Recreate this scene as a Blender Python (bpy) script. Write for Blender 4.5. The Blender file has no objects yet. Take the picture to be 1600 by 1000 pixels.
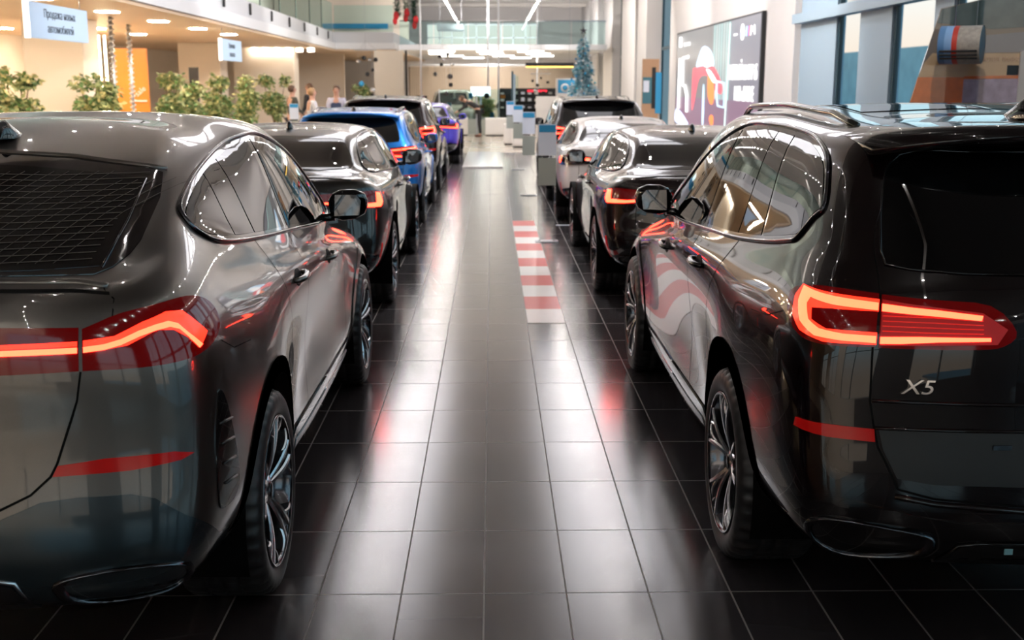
import bpy, bmesh, math, random
import numpy as np
from mathutils import Vector, Matrix
from mathutils.bvhtree import BVHTree
from mathutils.geometry import delaunay_2d_cdt

PI = math.pi
scene = bpy.context.scene
COL = scene.collection
random.seed(4)

# ------------------------------------------------------------------ camera, world, exposure
cam_data = bpy.data.cameras.new('camera')
cam_data.sensor_width = 36.0
cam_data.lens = 1800.0 / 1600 * 36.0
cam_data.clip_end = 400
cam = bpy.data.objects.new('camera', cam_data)
COL.objects.link(cam)
cam.location = (0, 0, 1.82)
_th = math.atan(370 / 1800)
cam.rotation_euler = (PI / 2 - _th, 0, -0.0171)
cam_data.dof.use_dof = True
cam_data.dof.focus_distance = 4.2
cam_data.dof.aperture_fstop = 4.5
scene.camera = cam

world = bpy.data.worlds.new('dusk_sky')
scene.world = world
world.use_nodes = True
wn = world.node_tree
wn.nodes.clear()
_o = wn.nodes.new('ShaderNodeOutputWorld')
_b = wn.nodes.new('ShaderNodeBackground')
_tc = wn.nodes.new('ShaderNodeTexCoord')
_sx = wn.nodes.new('ShaderNodeSeparateXYZ')
_r = wn.nodes.new('ShaderNodeValToRGB')
wn.links.new(_tc.outputs['Generated'], _sx.inputs[0])
wn.links.new(_sx.outputs['Z'], _r.inputs[0])
el = _r.color_ramp.elements
el[0].position = 0.0; el[0].color = (0.85, 0.62, 0.48, 1)
el[1].position = 0.55; el[1].color = (0.45, 0.85, 1.10, 1)
e = el.new(0.05); e.color = (0.85, 0.72, 0.64, 1)
e = el.new(0.16); e.color = (0.75, 1.0, 1.10, 1)
_b.inputs['Strength'].default_value = 0.68
wn.links.new(_r.outputs[0], _b.inputs[0])
wn.links.new(_b.outputs[0], _o.inputs[0])

scene.view_settings.view_transform = 'Standard'
scene.view_settings.look = 'None'
scene.view_settings.exposure = 1.0
scene.view_settings.gamma = 1.0
scene.view_settings.use_curve_mapping = False
scene.cycles.use_denoising = True
scene.cycles.max_bounces = 8
scene.cycles.sample_clamp_indirect = 6.0
scene.cycles.caustics_reflective = False
scene.cycles.caustics_refractive = False


# ------------------------------------------------------------------ materials
def srgb(r, g, b):
    f = lambda c: ((c / 255) / 12.92 if c / 255 <= 0.04045 else ((c / 255 + 0.055) / 1.055) ** 2.4)
    return (f(r), f(g), f(b), 1)


def mat(name, color=(0.5, 0.5, 0.5), rough=0.5, metal=0.0, coat=0.0, emit=None, es=0.0, spec=0.5,
        noise=None, bump=None, alpha=1.0, trans=0.0, ior=1.5, coat_rough=0.02):
    m = bpy.data.materials.new(name)
    m.use_nodes = True
    nt = m.node_tree
    p = nt.nodes['Principled BSDF']
    c = tuple(color[:3]) + (1,)
    p.inputs['Base Color'].default_value = c
    p.inputs['Roughness'].default_value = rough
    p.inputs['Metallic'].default_value = metal
    p.inputs['Specular IOR Level'].default_value = spec
    p.inputs['Coat Weight'].default_value = coat
    p.inputs['Coat Roughness'].default_value = coat_rough
    p.inputs['Transmission Weight'].default_value = trans
    p.inputs['IOR'].default_value = ior
    p.inputs['Alpha'].default_value = alpha
    if emit:
        p.inputs['Emission Color'].default_value = tuple(emit[:3]) + (1,)
        p.inputs['Emission Strength'].default_value = es
    if noise:
        sc, amt = noise
        tc = nt.nodes.new('ShaderNodeTexCoord')
        n = nt.nodes.new('ShaderNodeTexNoise')
        n.inputs['Scale'].default_value = sc
        n.inputs['Detail'].default_value = 4
        mx = nt.nodes.new('ShaderNodeMix')
        mx.data_type = 'RGBA'
        mx.inputs[6].default_value = tuple(x * (1 - amt) for x in c[:3]) + (1,)
        mx.inputs[7].default_value = tuple(min(1, x * (1 + amt)) for x in c[:3]) + (1,)
        nt.links.new(tc.outputs['Object'], n.inputs['Vector'])
        nt.links.new(n.outputs['Fac'], mx.inputs[0])
        nt.links.new(mx.outputs[2], p.inputs['Base Color'])
    if bump:
        sc, st = bump
        tc = nt.nodes.new('ShaderNodeTexCoord')
        n = nt.nodes.new('ShaderNodeTexNoise')
        n.inputs['Scale'].default_value = sc
        b = nt.nodes.new('ShaderNodeBump')
        b.inputs['Strength'].default_value = st
        b.inputs['Distance'].default_value = 0.01
        nt.links.new(tc.outputs['Object'], n.inputs['Vector'])
        nt.links.new(n.outputs['Fac'], b.inputs['Height'])
        nt.links.new(b.outputs[0], p.inputs['Normal'])
    return m


def paint(name, col, metal=0.55, rough=0.32):
    """Clear-coated car paint with a fine metallic flake."""
    m = mat(name, col, rough, metal, coat=1.0, spec=0.15)
    nt = m.node_tree
    p = nt.nodes['Principled BSDF']
    tc = nt.nodes.new('ShaderNodeTexCoord')
    n = nt.nodes.new('ShaderNodeTexNoise')
    n.inputs['Scale'].default_value = 900
    mx = nt.nodes.new('ShaderNodeMix')
    mx.data_type = 'RGBA'
    mx.inputs[6].default_value = tuple(x * 0.85 for x in col[:3]) + (1,)
    mx.inputs[7].default_value = tuple(min(1, x * 1.15) for x in col[:3]) + (1,)
    nt.links.new(tc.outputs['Object'], n.inputs['Vector'])
    nt.links.new(n.outputs['Fac'], mx.inputs[0])
    nt.links.new(mx.outputs[2], p.inputs['Base Color'])
    return m


M = {}
M['grey_paint'] = paint('grey_metallic_paint', (0.120, 0.112, 0.105), 0.8, 0.3)
M['black_paint'] = paint('black_metallic_paint', (0.004, 0.0015, 0.002), 0.0, 0.25)
M['dark_paint'] = paint('graphite_metallic_paint', (0.028, 0.027, 0.027), 0.6, 0.3)
M['maroon_paint'] = paint('dark_aubergine_paint', (0.014, 0.006, 0.007), 0.3, 0.25)
M['blue_paint'] = paint('bright_blue_paint', (0.008, 0.19, 0.66), 0.35, 0.3)
M['violet_paint'] = paint('violet_blue_paint', (0.09, 0.06, 0.60), 0.35, 0.3)
M['white_paint'] = paint('white_pearl_paint', (0.72, 0.70, 0.71), 0.0, 0.3)
M['beige_paint'] = paint('champagne_paint', (0.5, 0.47, 0.36), 0.3, 0.3)
M['glass'] = mat('tinted_glass', (0.003, 0.0035, 0.004), 0.01, spec=0.5)
M['gloss_black'] = mat('gloss_black_trim', (0.006, 0.006, 0.007), 0.06, coat=0.5)
M['satin_black'] = mat('satin_black_trim', (0.012, 0.012, 0.013), 0.35)
M['void'] = mat('dark_recess', (0.004, 0.004, 0.004), 0.8, spec=0.1)
M['gap'] = mat('panel_gap_black', (0.003, 0.003, 0.003), 0.6, spec=0.1)
M['chrome'] = mat('chrome', (0.75, 0.76, 0.78), 0.08, 1.0)
M['dark_chrome'] = mat('dark_chrome', (0.10, 0.10, 0.11), 0.12, 1.0)
M['alloy'] = mat('machined_alloy', (0.55, 0.54, 0.56), 0.22, 1.0)
M['alloy_dark'] = mat('dark_alloy_pockets', (0.03, 0.03, 0.035), 0.3, 0.8)
M['rubber'] = mat('tyre_rubber', (0.030, 0.031, 0.033), 0.45, spec=0.5)
M['disc'] = mat('brake_disc_steel', (0.25, 0.25, 0.26), 0.35, 1.0)
M['lens'] = mat('tail_lamp_lens_red', (0.05, 0.001, 0.0015), 0.06, emit=(1, 0.01, 0.012), es=0.03)
M['lens_glow'] = mat('tail_lamp_reflector_glow', (0.3, 0.005, 0.005), 0.2, emit=(1.0, 0.016, 0.006), es=2.6)  # emission stands in for the glow spilling round the light guides
M['light_bar'] = mat('tail_lamp_light_guide', (0.8, 0.1, 0.05), 0.3, emit=(1.0, 0.020, 0.008), es=13.0)
M['reflector'] = mat('red_reflector', (0.42, 0.005, 0.004), 0.12, emit=(1, 0.01, 0.01), es=0.05)  # slight emission added, though a reflector gives no light itself
M['smoke_lens'] = mat('smoked_lamp_lens', (0.02, 0.005, 0.006), 0.05, coat=1.0)
M['mirror'] = mat('mirror_glass', (0.30, 0.31, 0.33), 0.02, 1.0)
M['lamp_clear'] = mat('clear_lamp', (0.5, 0.52, 0.55), 0.1, coat=1.0)


# ------------------------------------------------------------------ object helpers
def link(name, me, m=None, parent=None):
    o = bpy.data.objects.new(name, me)
    COL.objects.link(o)
    if m is not None:
        me.materials.append(m)
    if parent is not None:
        o.parent = parent
    return o


def tag(o, label=None, cat=None, group=None, kind=None):
    if label: o['label'] = label
    if cat: o['category'] = cat
    if group: o['group'] = group
    if kind: o['kind'] = kind
    return o


def empty(name, loc=(0, 0, 0), rz=0, label=None, cat=None, group=None, kind=None):
    o = bpy.data.objects.new(name, None)
    o.empty_display_size = 0.2
    COL.objects.link(o)
    o.location = loc
    o.rotation_euler = (0, 0, rz)
    return tag(o, label, cat, group, kind)


def copy_tree(o, parent=None):
    c = o.copy()
    COL.objects.link(c)
    c.parent = parent
    for ch in list(o.children):
        copy_tree(ch, c)
    return c


class MB:
    """Collects shapes and links them as one mesh object."""
    def __init__(s):
        s.v, s.f, s.sm = [], [], []

    def add(s, vs, fs, smooth=False):
        n = len(s.v)
        s.v += [tuple(map(float, p)) for p in vs]
        s.f += [tuple(i + n for i in f) for f in fs]
        s.sm += [smooth] * len(fs)
        return s

    def box(s, a, b):
        x0, y0, z0 = a; x1, y1, z1 = b
        return s.add([(x0, y0, z0), (x1, y0, z0), (x1, y1, z0), (x0, y1, z0), (x0, y0, z1), (x1, y0, z1), (x1, y1, z1), (x0, y1, z1)],
                     [(0, 3, 2, 1), (4, 5, 6, 7), (0, 1, 5, 4), (1, 2, 6, 5), (2, 3, 7, 6), (3, 0, 4, 7)])

    def cbox(s, c, d):
        return s.box([c[i] - d[i] / 2 for i in range(3)], [c[i] + d[i] / 2 for i in range(3)])

    def tube(s, pts, r, n=8, closed=False, cap=True):
        pts = [Vector(p) for p in pts]
        m = len(pts)
        rr = r if isinstance(r, (list, tuple)) else [r] * m
        vs = []
        prev = None
        for i, p in enumerate(pts):
            if closed:
                t = pts[(i + 1) % m] - pts[i - 1]
            else:
                t = pts[min(i + 1, m - 1)] - pts[max(i - 1, 0)]
            t.normalize()
            if prev is None:
                a = Vector((0, 0, 1)) if abs(t.z) < 0.9 else Vector((1, 0, 0))
                a = (a - t * a.dot(t)).normalized()
            else:
                a = (prev - t * prev.dot(t)).normalized()
            prev = a
            b = t.cross(a)
            for k in range(n):
                q = 2 * PI * k / n
                vs.append(p + (a * math.cos(q) + b * math.sin(q)) * rr[i])
        fs = []
        for i in range(m if closed else m - 1):
            j = (i + 1) % m
            for k in range(n):
                fs.append((i * n + k, i * n + (k + 1) % n, j * n + (k + 1) % n, j * n + k))
        if cap and not closed:
            fs.append(tuple(range(n))[::-1])
            fs.append(tuple((m - 1) * n + k for k in range(n)))
        return s.add(vs, fs, True)

    def lathe(s, prof, n=48, axis='z', origin=(0, 0, 0), smooth=True, closed_profile=False):
        """prof: (radius, height) pairs."""
        vs, fs = [], []
        for r, h in prof:
            for k in range(n):
                q = 2 * PI * k / n
                c, d = r * math.cos(q), r * math.sin(q)
                p = (c, d, h) if axis == 'z' else ((h, c, d) if axis == 'x' else (d, h, c))
                vs.append([p[i] + origin[i] for i in range(3)])
        m = len(prof)
        for i in range(m if closed_profile else m - 1):
            j = (i + 1) % m
            for k in range(n):
                fs.append((i * n + k, i * n + (k + 1) % n, j * n + (k + 1) % n, j * n + k))
        return s.add(vs, fs, smooth)

    def prism(s, outline, axis, a, b):
        """2D outline pushed along an axis from a to b."""
        def P(u, v, w):
            return {'x': (w, u, v), 'y': (u, w, v), 'z': (u, v, w)}[axis]
        n = len(outline)
        vs = [P(u, v, a) for u, v in outline] + [P(u, v, b) for u, v in outline]
        fs = [tuple(range(n))[::-1], tuple(range(n, 2 * n))] + [(i, (i + 1) % n, n + (i + 1) % n, n + i) for i in range(n)]
        return s.add(vs, fs)

    def sphere(s, c, r, n=12, sc=(1, 1, 1)):
        prof = [(math.sin(PI * i / n) * r, -math.cos(PI * i / n) * r) for i in range(n + 1)]
        vs, fs = [], []
        m = n * 2
        for rr, h in prof:
            for k in range(m):
                q = 2 * PI * k / m
                vs.append((c[0] + rr * math.cos(q) * sc[0], c[1] + rr * math.sin(q) * sc[1], c[2] + h * sc[2]))
        for i in range(n):
            for k in range(m):
                fs.append((i * m + k, i * m + (k + 1) % m, (i + 1) * m + (k + 1) % m, (i + 1) * m + k))
        return s.add(vs, fs, True)

    def mesh(s, name, fix=True):
        me = bpy.data.meshes.new(name)
        me.from_pydata(s.v, [], s.f)
        me.polygons.foreach_set('use_smooth', s.sm)
        if fix:
            bm = bmesh.new(); bm.from_mesh(me)
            bmesh.ops.remove_doubles(bm, verts=bm.verts, dist=1e-6)
            bmesh.ops.recalc_face_normals(bm, faces=bm.faces)
            bm.to_mesh(me); bm.free()
        me.update()
        return me

    def build(s, name, m, parent=None, bevel=0, angle=None):
        o = link(name, s.mesh(name), m, parent)
        if bevel:
            md = o.modifiers.new('bevel', 'BEVEL')
            md.width = bevel; md.segments = 2; md.limit_method = 'ANGLE'; md.angle_limit = 0.6
        return o


def text_mesh(txt, size, m, parent=None, name='lettering', depth=0.002, loc=(0, 0, 0), rot=(0, 0, 0), align='CENTER', sx=1, shear=0, name_scale=None):
    cu = bpy.data.curves.new(name, 'FONT')
    cu.body = txt
    cu.size = size
    cu.extrude = depth
    cu.align_x = align
    cu.align_y = 'CENTER'
    cu.shear = shear
    cu.offset = 0
    o = bpy.data.objects.new(name, cu)
    COL.objects.link(o)
    dg = bpy.context.evaluated_depsgraph_get()
    dg.update()
    me = bpy.data.meshes.new_from_object(o.evaluated_get(dg))
    bpy.data.objects.remove(o)
    o = link(name, me, m, parent)
    me.materials.clear(); me.materials.append(m)
    o.location = loc
    o.rotation_euler = rot
    o.scale = (sx, 1, 1)
    return o


# ------------------------------------------------------------------ car bodies
def _basis(t):
    return np.array([(1 - t) ** 3, 3 * t ** 3 - 6 * t ** 2 + 4, -3 * t ** 3 + 3 * t ** 2 + 3 * t + 1, t ** 3]) / 6


def bspline(ctrl, k):
    """Uniform cubic B-spline along axis 0; ctrl is already padded by one at each end."""
    n = ctrl.shape[0] - 3
    out = []
    for i in range(n):
        for j in range(k):
            w = _basis(j / k)
            out.append(np.tensordot(w, ctrl[i:i + 4], axes=(0, 0)))
    out.append(np.tensordot(_basis(1.0), ctrl[n - 1:n + 3], axes=(0, 0)))
    return np.array(out)


SIDE_N = 11


def cage(rows):
    """rows: dict per level -> plan contour of half a car as 3D control points."""
    R = []
    for q in rows:
        zr, zm, zf = q['z']
        yR, yF = q['y']
        wr, wm, wf = q['w']
        bow = q.get('bow', 0.10)
        ins = q.get('ins', 0.30)       # y distance from rear centre to where the side starts
        fb = q.get('fbow', 0.22)
        pts = []
        for f in (0, .3, .6, .82, .96):
            pts.append((f * wr, yR + bow * f ** 3, zr))
        y0 = yR + ins
        y1 = yF - q.get('fins', 0.5)
        zs0 = q.get('zs', zr)
        for i in range(SIDE_N):
            t = i / (SIDE_N - 1)
            y = y0 + (y1 - y0) * t
            if t < .5:
                s = t / .5; s2 = s * s * (3 - 2 * s) * .5 + s * .5
                w = wr + (wm - wr) * min(1, s2 * 1.25); z = zs0 + (zm - zs0) * min(1, s * 1.15)
            else:
                s = (t - .5) / .5
                w = wm + (wf - wm) * s * s; z = zm + (zf - zm) * s
            fl = q.get('flare', 0)
            for ax in q.get('ax', ()):
                w += fl * math.exp(-((y - ax) / .42) ** 2)
            pts.append((w, y, z))
        for f in (.93, .75, .45, 0):
            pts.append((f * wf, yF - fb * f ** 2.5, q.get('zff', zf)))
        R.append(pts)
    return np.array(R, float)


class Body:
    pass


def make_body(rows, ku=5, kv=5):
    C = cage(rows)
    mir = np.array([-1, 1, 1.])
    C = np.concatenate([C[:, 1:2] * mir, C, C[:, -2:-1] * mir], axis=1)
    C = np.concatenate([2 * C[0:1] - C[1:2], C, C[-2:-1] * mir], axis=0)
    S = bspline(C, kv)                                  # rows
    S = np.swapaxes(bspline(np.swapaxes(S, 0, 1), ku), 0, 1)
    S[:, 0, 0] = 0; S[:, -1, 0] = 0; S[-1, :, 0] = 0
    nv, nu = S.shape[:2]
    V = []; F = []
    for side in (1, -1):
        base = len(V)
        V += [(x * side, y, z) for x, y, z in S.reshape(-1, 3)]
        for i in range(nv - 1):
            for j in range(nu - 1):
                a, b, c, d = base + i * nu + j, base + i * nu + j + 1, base + (i + 1) * nu + j + 1, base + (i + 1) * nu + j
                F.append((a, b, c, d) if side > 0 else (d, c, b, a))
        # underside
        b2 = len(V)
        V += [(0, y, z) for x, y, z in S[0]]
        for j in range(nu - 1):
            a, b, c, d = base + j, base + j + 1, b2 + j + 1, b2 + j
            F.append((d, c, b, a) if side > 0 else (a, b, c, d))
    bm = bmesh.new()
    vv = [bm.verts.new(p) for p in V]
    for f in F:
        try:
            bm.faces.new([vv[i] for i in f])
        except ValueError:
            pass
    bmesh.ops.remove_doubles(bm, verts=bm.verts, dist=1e-5)
    bmesh.ops.recalc_face_normals(bm, faces=bm.faces)
    for f in bm.faces: f.smooth = True
    bm.normal_update()
    B = Body()
    B.bm = bm
    bm.verts.ensure_lookup_table(); bm.faces.ensure_lookup_table()
    t = bmesh.new()
    tmp = bpy.data.meshes.new('tmp'); bm.to_mesh(tmp); t.from_mesh(tmp)
    bmesh.ops.triangulate(t, faces=t.faces)
    t.verts.ensure_lookup_table(); t.faces.ensure_lookup_table()
    t.normal_update()
    B.bvh = BVHTree.FromBMesh(t)
    B.tv = [v.co.copy() for v in t.verts]
    B.tn = [v.normal.copy() for v in t.verts]
    B.tf = [tuple(v.index for v in f.verts) for f in t.faces]
    t.free(); bpy.data.meshes.remove(tmp)
    B.W = 0.96; B.RC = 0.34; B.y0 = 0.0
    return B


def hit(B, org, d):
    h = B.bvh.ray_cast(Vector(org), Vector(d))
    if h[0] is None:
        return None
    p, n, i, _ = h
    a, b, c = B.tf[i]
    A, Bb, Cc = B.tv[a], B.tv[b], B.tv[c]
    v0, v1, v2 = Bb - A, Cc - A, p - A
    d00, d01, d11, d20, d21 = v0.dot(v0), v0.dot(v1), v1.dot(v1), v2.dot(v0), v2.dot(v1)
    den = d00 * d11 - d01 * d01
    if abs(den) < 1e-14:
        return p, n
    v = (d11 * d20 - d01 * d21) / den; w = (d00 * d21 - d01 * d20) / den
    nn = (B.tn[a] * (1 - v - w) + B.tn[b] * v + B.tn[c] * w)
    if nn.length < 1e-6: nn = n
    return p, nn.normalized()


def pr_side(B, u, v):      # u = y, v = z, outer side x > 0
    return hit(B, (3, u, v), (-1, 0, 0))


def pr_rear(B, u, v):      # u = x, v = z
    return hit(B, (u, -2, v), (0, 1, 0))


def pr_front(B, u, v):
    return hit(B, (u, 8, v), (0, -1, 0))


def pr_top(B, u, v):       # u = x, v = y
    return hit(B, (u, v, 4), (0, 0, -1))


def pr_wrap(B, u, v):      # u = distance from the centre line round the corner, v = z
    s = 1 if u >= 0 else -1
    a = abs(u)
    x0 = B.W - B.RC
    if a <= x0:
        return hit(B, (u, B.y0 - 1.0, v), (0, 1, 0))
    ang = (a - x0) / B.RC
    if ang <= PI / 2:
        c = Vector((x0, B.y0 + B.RC, v))
        d = Vector((math.sin(ang), -math.cos(ang), 0))
        o = c + d * 1.4
        d = -d
    else:
        y = B.y0 + B.RC + (a - x0 - B.RC * PI / 2)
        o = Vector((3, y, v)); d = Vector((-1, 0, 0))
    return hit(B, (o.x * s, o.y, o.z), (d.x * s, d.y, d.z))


def smooth_poly(pts, k=4, corner=()):
    """Closed Catmull-Rom through pts; indices in `corner` stay sharp."""
    n = len(pts)
    out = []
    for i in range(n):
        p0, p1, p2, p3 = [Vector(pts[(i + j) % n]) for j in (-1, 0, 1, 2)]
        if i in corner: p0 = p1 - (p2 - p1)
        if (i + 1) % n in corner: p3 = p2 + (p2 - p1)
        for j in range(k):
            t = j / k
            out.append(tuple(0.5 * ((2 * p1) + (p2 - p0) * t + (2 * p0 - 5 * p1 + 4 * p2 - p3) * t * t + (3 * p1 - p0 - 3 * p2 + p3) * t ** 3)))
    return out


def smooth_line(pts, k=5):
    n = len(pts)
    out = []
    for i in range(n - 1):
        p1, p2 = Vector(pts[i]), Vector(pts[i + 1])
        p0 = Vector(pts[i - 1]) if i else p1 - (p2 - p1)
        p3 = Vector(pts[i + 2]) if i + 2 < n else p2 + (p2 - p1)
        for j in range(k):
            t = j / k
            out.append(tuple(0.5 * ((2 * p1) + (p2 - p0) * t + (2 * p0 - 5 * p1 + 4 * p2 - p3) * t * t + (3 * p1 - p0 - 3 * p2 + p3) * t ** 3)))
    out.append(tuple(pts[-1]))
    return out


def dense(poly, h, closed=True):
    out = []
    n = len(poly)
    for i in range(n if closed else n - 1):
        a, b = Vector(poly[i]), Vector(poly[(i + 1) % n])
        k = max(1, int((b - a).length / h))
        for j in range(k):
            out.append(tuple(a.lerp(b, j / k)))
    if not closed: out.append(tuple(poly[-1]))
    return out


def patch(B, name, poly, proj, m, parent, off=0.003, h=0.03, sides=(1,), inset=0.006, label=None, dish=0.0):
    """A panel lying on the body inside a 2D outline, with a rim turned into the body."""
    obs = []
    poly = dense(poly, h)
    P = [Vector(p) for p in poly]
    n = len(P)
    xs = [p[0] for p in P]; ys = [p[1] for p in P]
    pts = list(P)
    def inside(q):
        c = False
        for i in range(n):
            a, b = P[i], P[i - 1]
            if (a[1] > q[1]) != (b[1] > q[1]) and q[0] < (b[0] - a[0]) * (q[1] - a[1]) / (b[1] - a[1]) + a[0]:
                c = not c
        return c
    def dist(q):
        return min((q - p).length for p in P)
    gx = np.arange(min(xs) + h / 2, max(xs), h); gy = np.arange(min(ys) + h / 2, max(ys), h)
    for a in gx:
        for b in gy:
            q = Vector((a, b))
            if inside(q) and dist(q) > h * .45:
                pts.append(q)
    r = delaunay_2d_cdt(pts, [(i, (i + 1) % n) for i in range(n)], [list(range(n))], 1, 1e-6)
    V2, F2 = r[0], r[2]
    V3, N3 = [], []
    for q in V2:
        hh = proj(B, q[0], q[1])
        if hh is None:
            # slide towards the centre until the body is met
            c = Vector((sum(xs) / n, sum(ys) / n))
            for t in range(1, 20):
                w = Vector(q).lerp(c, t * .05)
                hh = proj(B, w[0], w[1])
                if hh: break
        if hh is None:
            return obs
        V3.append(hh[0]); N3.append(hh[1])
    # boundary edges
    cnt = {}
    for f in F2:
        for i in range(len(f)):
            e = (f[i], f[(i + 1) % len(f)])
            cnt[tuple(sorted(e))] = cnt.get(tuple(sorted(e)), []) + [e]
    bd = [v[0] for v in cnt.values() if len(v) == 1]
    for s in sides:
        top = [p + nn * off for p, nn in zip(V3, N3)]
        vs = list(top)
        no = list(N3)
        fs = [tuple(f) for f in F2]
        mp, mp2 = {}, {}
        for a, b in bd:
            for q in (a, b):
                if q not in mp:
                    mp[q] = len(vs); vs.append(top[q]); no.append(None)
                    mp2[q] = len(vs); vs.append(V3[q] - N3[q] * inset); no.append(None)
            fs.append((mp[b], mp[a], mp2[a], mp2[b]))
        # rim normals: in the surface, away from the centre
        cen = sum((V3[i] for i in range(len(V3))), Vector()) / len(V3)
        for q in mp:
            d = (V3[q] - cen); d -= N3[q] * d.dot(N3[q]); d.normalize()
            no[mp[q]] = (d + N3[q] * .6).normalized(); no[mp2[q]] = d
        if s < 0:
            vs = [Vector((-p.x, p.y, p.z)) for p in vs]; no = [Vector((-p.x, p.y, p.z)) for p in no]
            fs = [f[::-1] for f in fs]
        # orient
        a, b, c = [vs[i] for i in fs[0][:3]]
        if (b - a).cross(c - a).dot(no[fs[0][0]]) < 0:
            fs = [f[::-1] for f in fs]
        me = bpy.data.meshes.new(name)
        me.from_pydata([tuple(v) for v in vs], [], fs)
        me.polygons.foreach_set('use_smooth', [True] * len(fs))
        me.update()
        me.normals_split_custom_set_from_vertices([tuple(x) for x in no])
        o = link(name, me, m, parent)
        if label: o['label'] = label
        obs.append(o)
    return obs


def on_body(B, line, proj, off=0.003):
    out = []
    for u, v in line:
        hh = proj(B, u, v)
        if hh: out.append(hh[0] + hh[1] * off)
    return out


def trim(B, name, line, proj, r, m, parent, closed=False, sides=(1,), off=0.002, h=0.04, n=6):
    """A slim moulding following a line on the body."""
    pts = on_body(B, dense(line, h, closed), proj, off)
    for s in sides:
        MB().tube([(p.x * s, p.y, p.z) for p in pts], r, n, closed).build(name, m, parent)


def seam(B, mb, line, proj, w=0.005, sides=(1,), off=0.0012, h=0.03):
    """A shut line: thin dark ribbon lying on the body, added to mb."""
    L = dense(line, h, False)
    n = len(L)
    for s in sides:
        vs = []
        for i, (u, v) in enumerate(L):
            a, b = Vector(L[max(i - 1, 0)]), Vector(L[min(i + 1, n - 1)])
            t = (b - a).normalized(); q = Vector((-t[1], t[0])) * w / 2
            for sg in (-1, 1):
                hh = proj(B, u + q[0] * sg, v + q[1] * sg)
                if hh is None: hh = proj(B, u, v)
                if hh is None: return
                p = hh[0] + hh[1] * off
                vs.append((p.x * s, p.y, p.z))
        mb.add(vs, [(2 * i, 2 * i + 1, 2 * i + 3, 2 * i + 2) for i in range(n - 1)], True)


class Seams:
    """Takes shut lines like MB and links each one as a part of its own."""
    def __init__(s, name, m, parent):
        s.args = (name, m, parent)

    def add(s, vs, fs, smooth=False):
        MB().add(vs, fs, smooth).build(*s.args)


# ------------------------------------------------------------------ car shapes: local x across, y from rear bumper to nose, z up
def R(z, y, w, **k):
    d = dict(z=z, y=y, w=w); d.update(k); return d


SHAPES = {}
SHAPES['coupe_suv'] = dict(L=4.94, ax=(1.04, 4.0), rw=.372, arch=.43, rows=[
    R((.30, .22, .24), (.34, 4.80), (.62, .86, .62)),
    R((.34, .27, .28), (.10, 4.88), (.84, .935, .84), bow=.12),
    R((.44, .42, .42), (.015, 4.93), (.93, .955, .93), bow=.14, flare=.02, ax=(1.04, 4.0)),
    R((.58, .60, .60), (-.005, 4.95), (.95, .93, .94), bow=.15, flare=.06, ax=(1.04, 4.0)),
    R((.74, .78, .76), (.03, 4.93), (.955, .935, .92), bow=.16, flare=.06, ax=(1.04, 4.0)),
    R((.90, .92, .84), (.05, 4.86), (.965, .955, .90), bow=.17, flare=.035, ax=(1.04, 4.0)),
    R((1.04, 1.00, .88), (.05, 4.78), (.955, .960, .86), bow=.18, flare=.02, ax=(1.04, 4.0)),
    R((1.15, 1.06, .92), (.07, 4.65), (.925, .945, .80), bow=.18, zs=1.16),
    R((1.235, 1.10, .97), (.09, 4.45), (.87, .915, .76), bow=.17, zs=1.25, ins=.42),
    R((1.275, 1.12, 1.02), (.14, 4.30), (.81, .905, .80), bow=.16, zs=1.33, ins=.52, fins=.35),
    R((1.285, 1.15, 1.09), (.23, 4.05), (.775, .895, .80), bow=.14, zs=1.375, ins=.50, fins=.25),
    R((1.36, 1.27, 1.22), (.42, 3.80), (.75, .85, .78), bow=.12, zs=1.42, ins=.45, fins=.25),
    R((1.46, 1.42, 1.40), (.74, 3.42), (.715, .80, .74), bow=.10, zs=1.50, ins=.42, fins=.25),
    R((1.56, 1.56, 1.555), (1.06, 3.05), (.665, .745, .70), bow=.08, zs=1.58, ins=.40, fins=.25),
    R((1.625, 1.64, 1.635), (1.32, 2.80), (.60, .69, .65), bow=.07, ins=.36, fins=.25),
    R((1.66, 1.682, 1.675), (1.50, 2.66), (.48, .57, .53), bow=.05, ins=.3, fins=.25),
    R((1.68, 1.702, 1.692), (1.66, 2.56), (.26, .30, .28), bow=.02, ins=.2, fins=.2),
    R((1.685, 1.707, 1.697), (1.70, 2.52), (0, 0, 0), bow=0, ins=.1, fbow=0),
])
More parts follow.
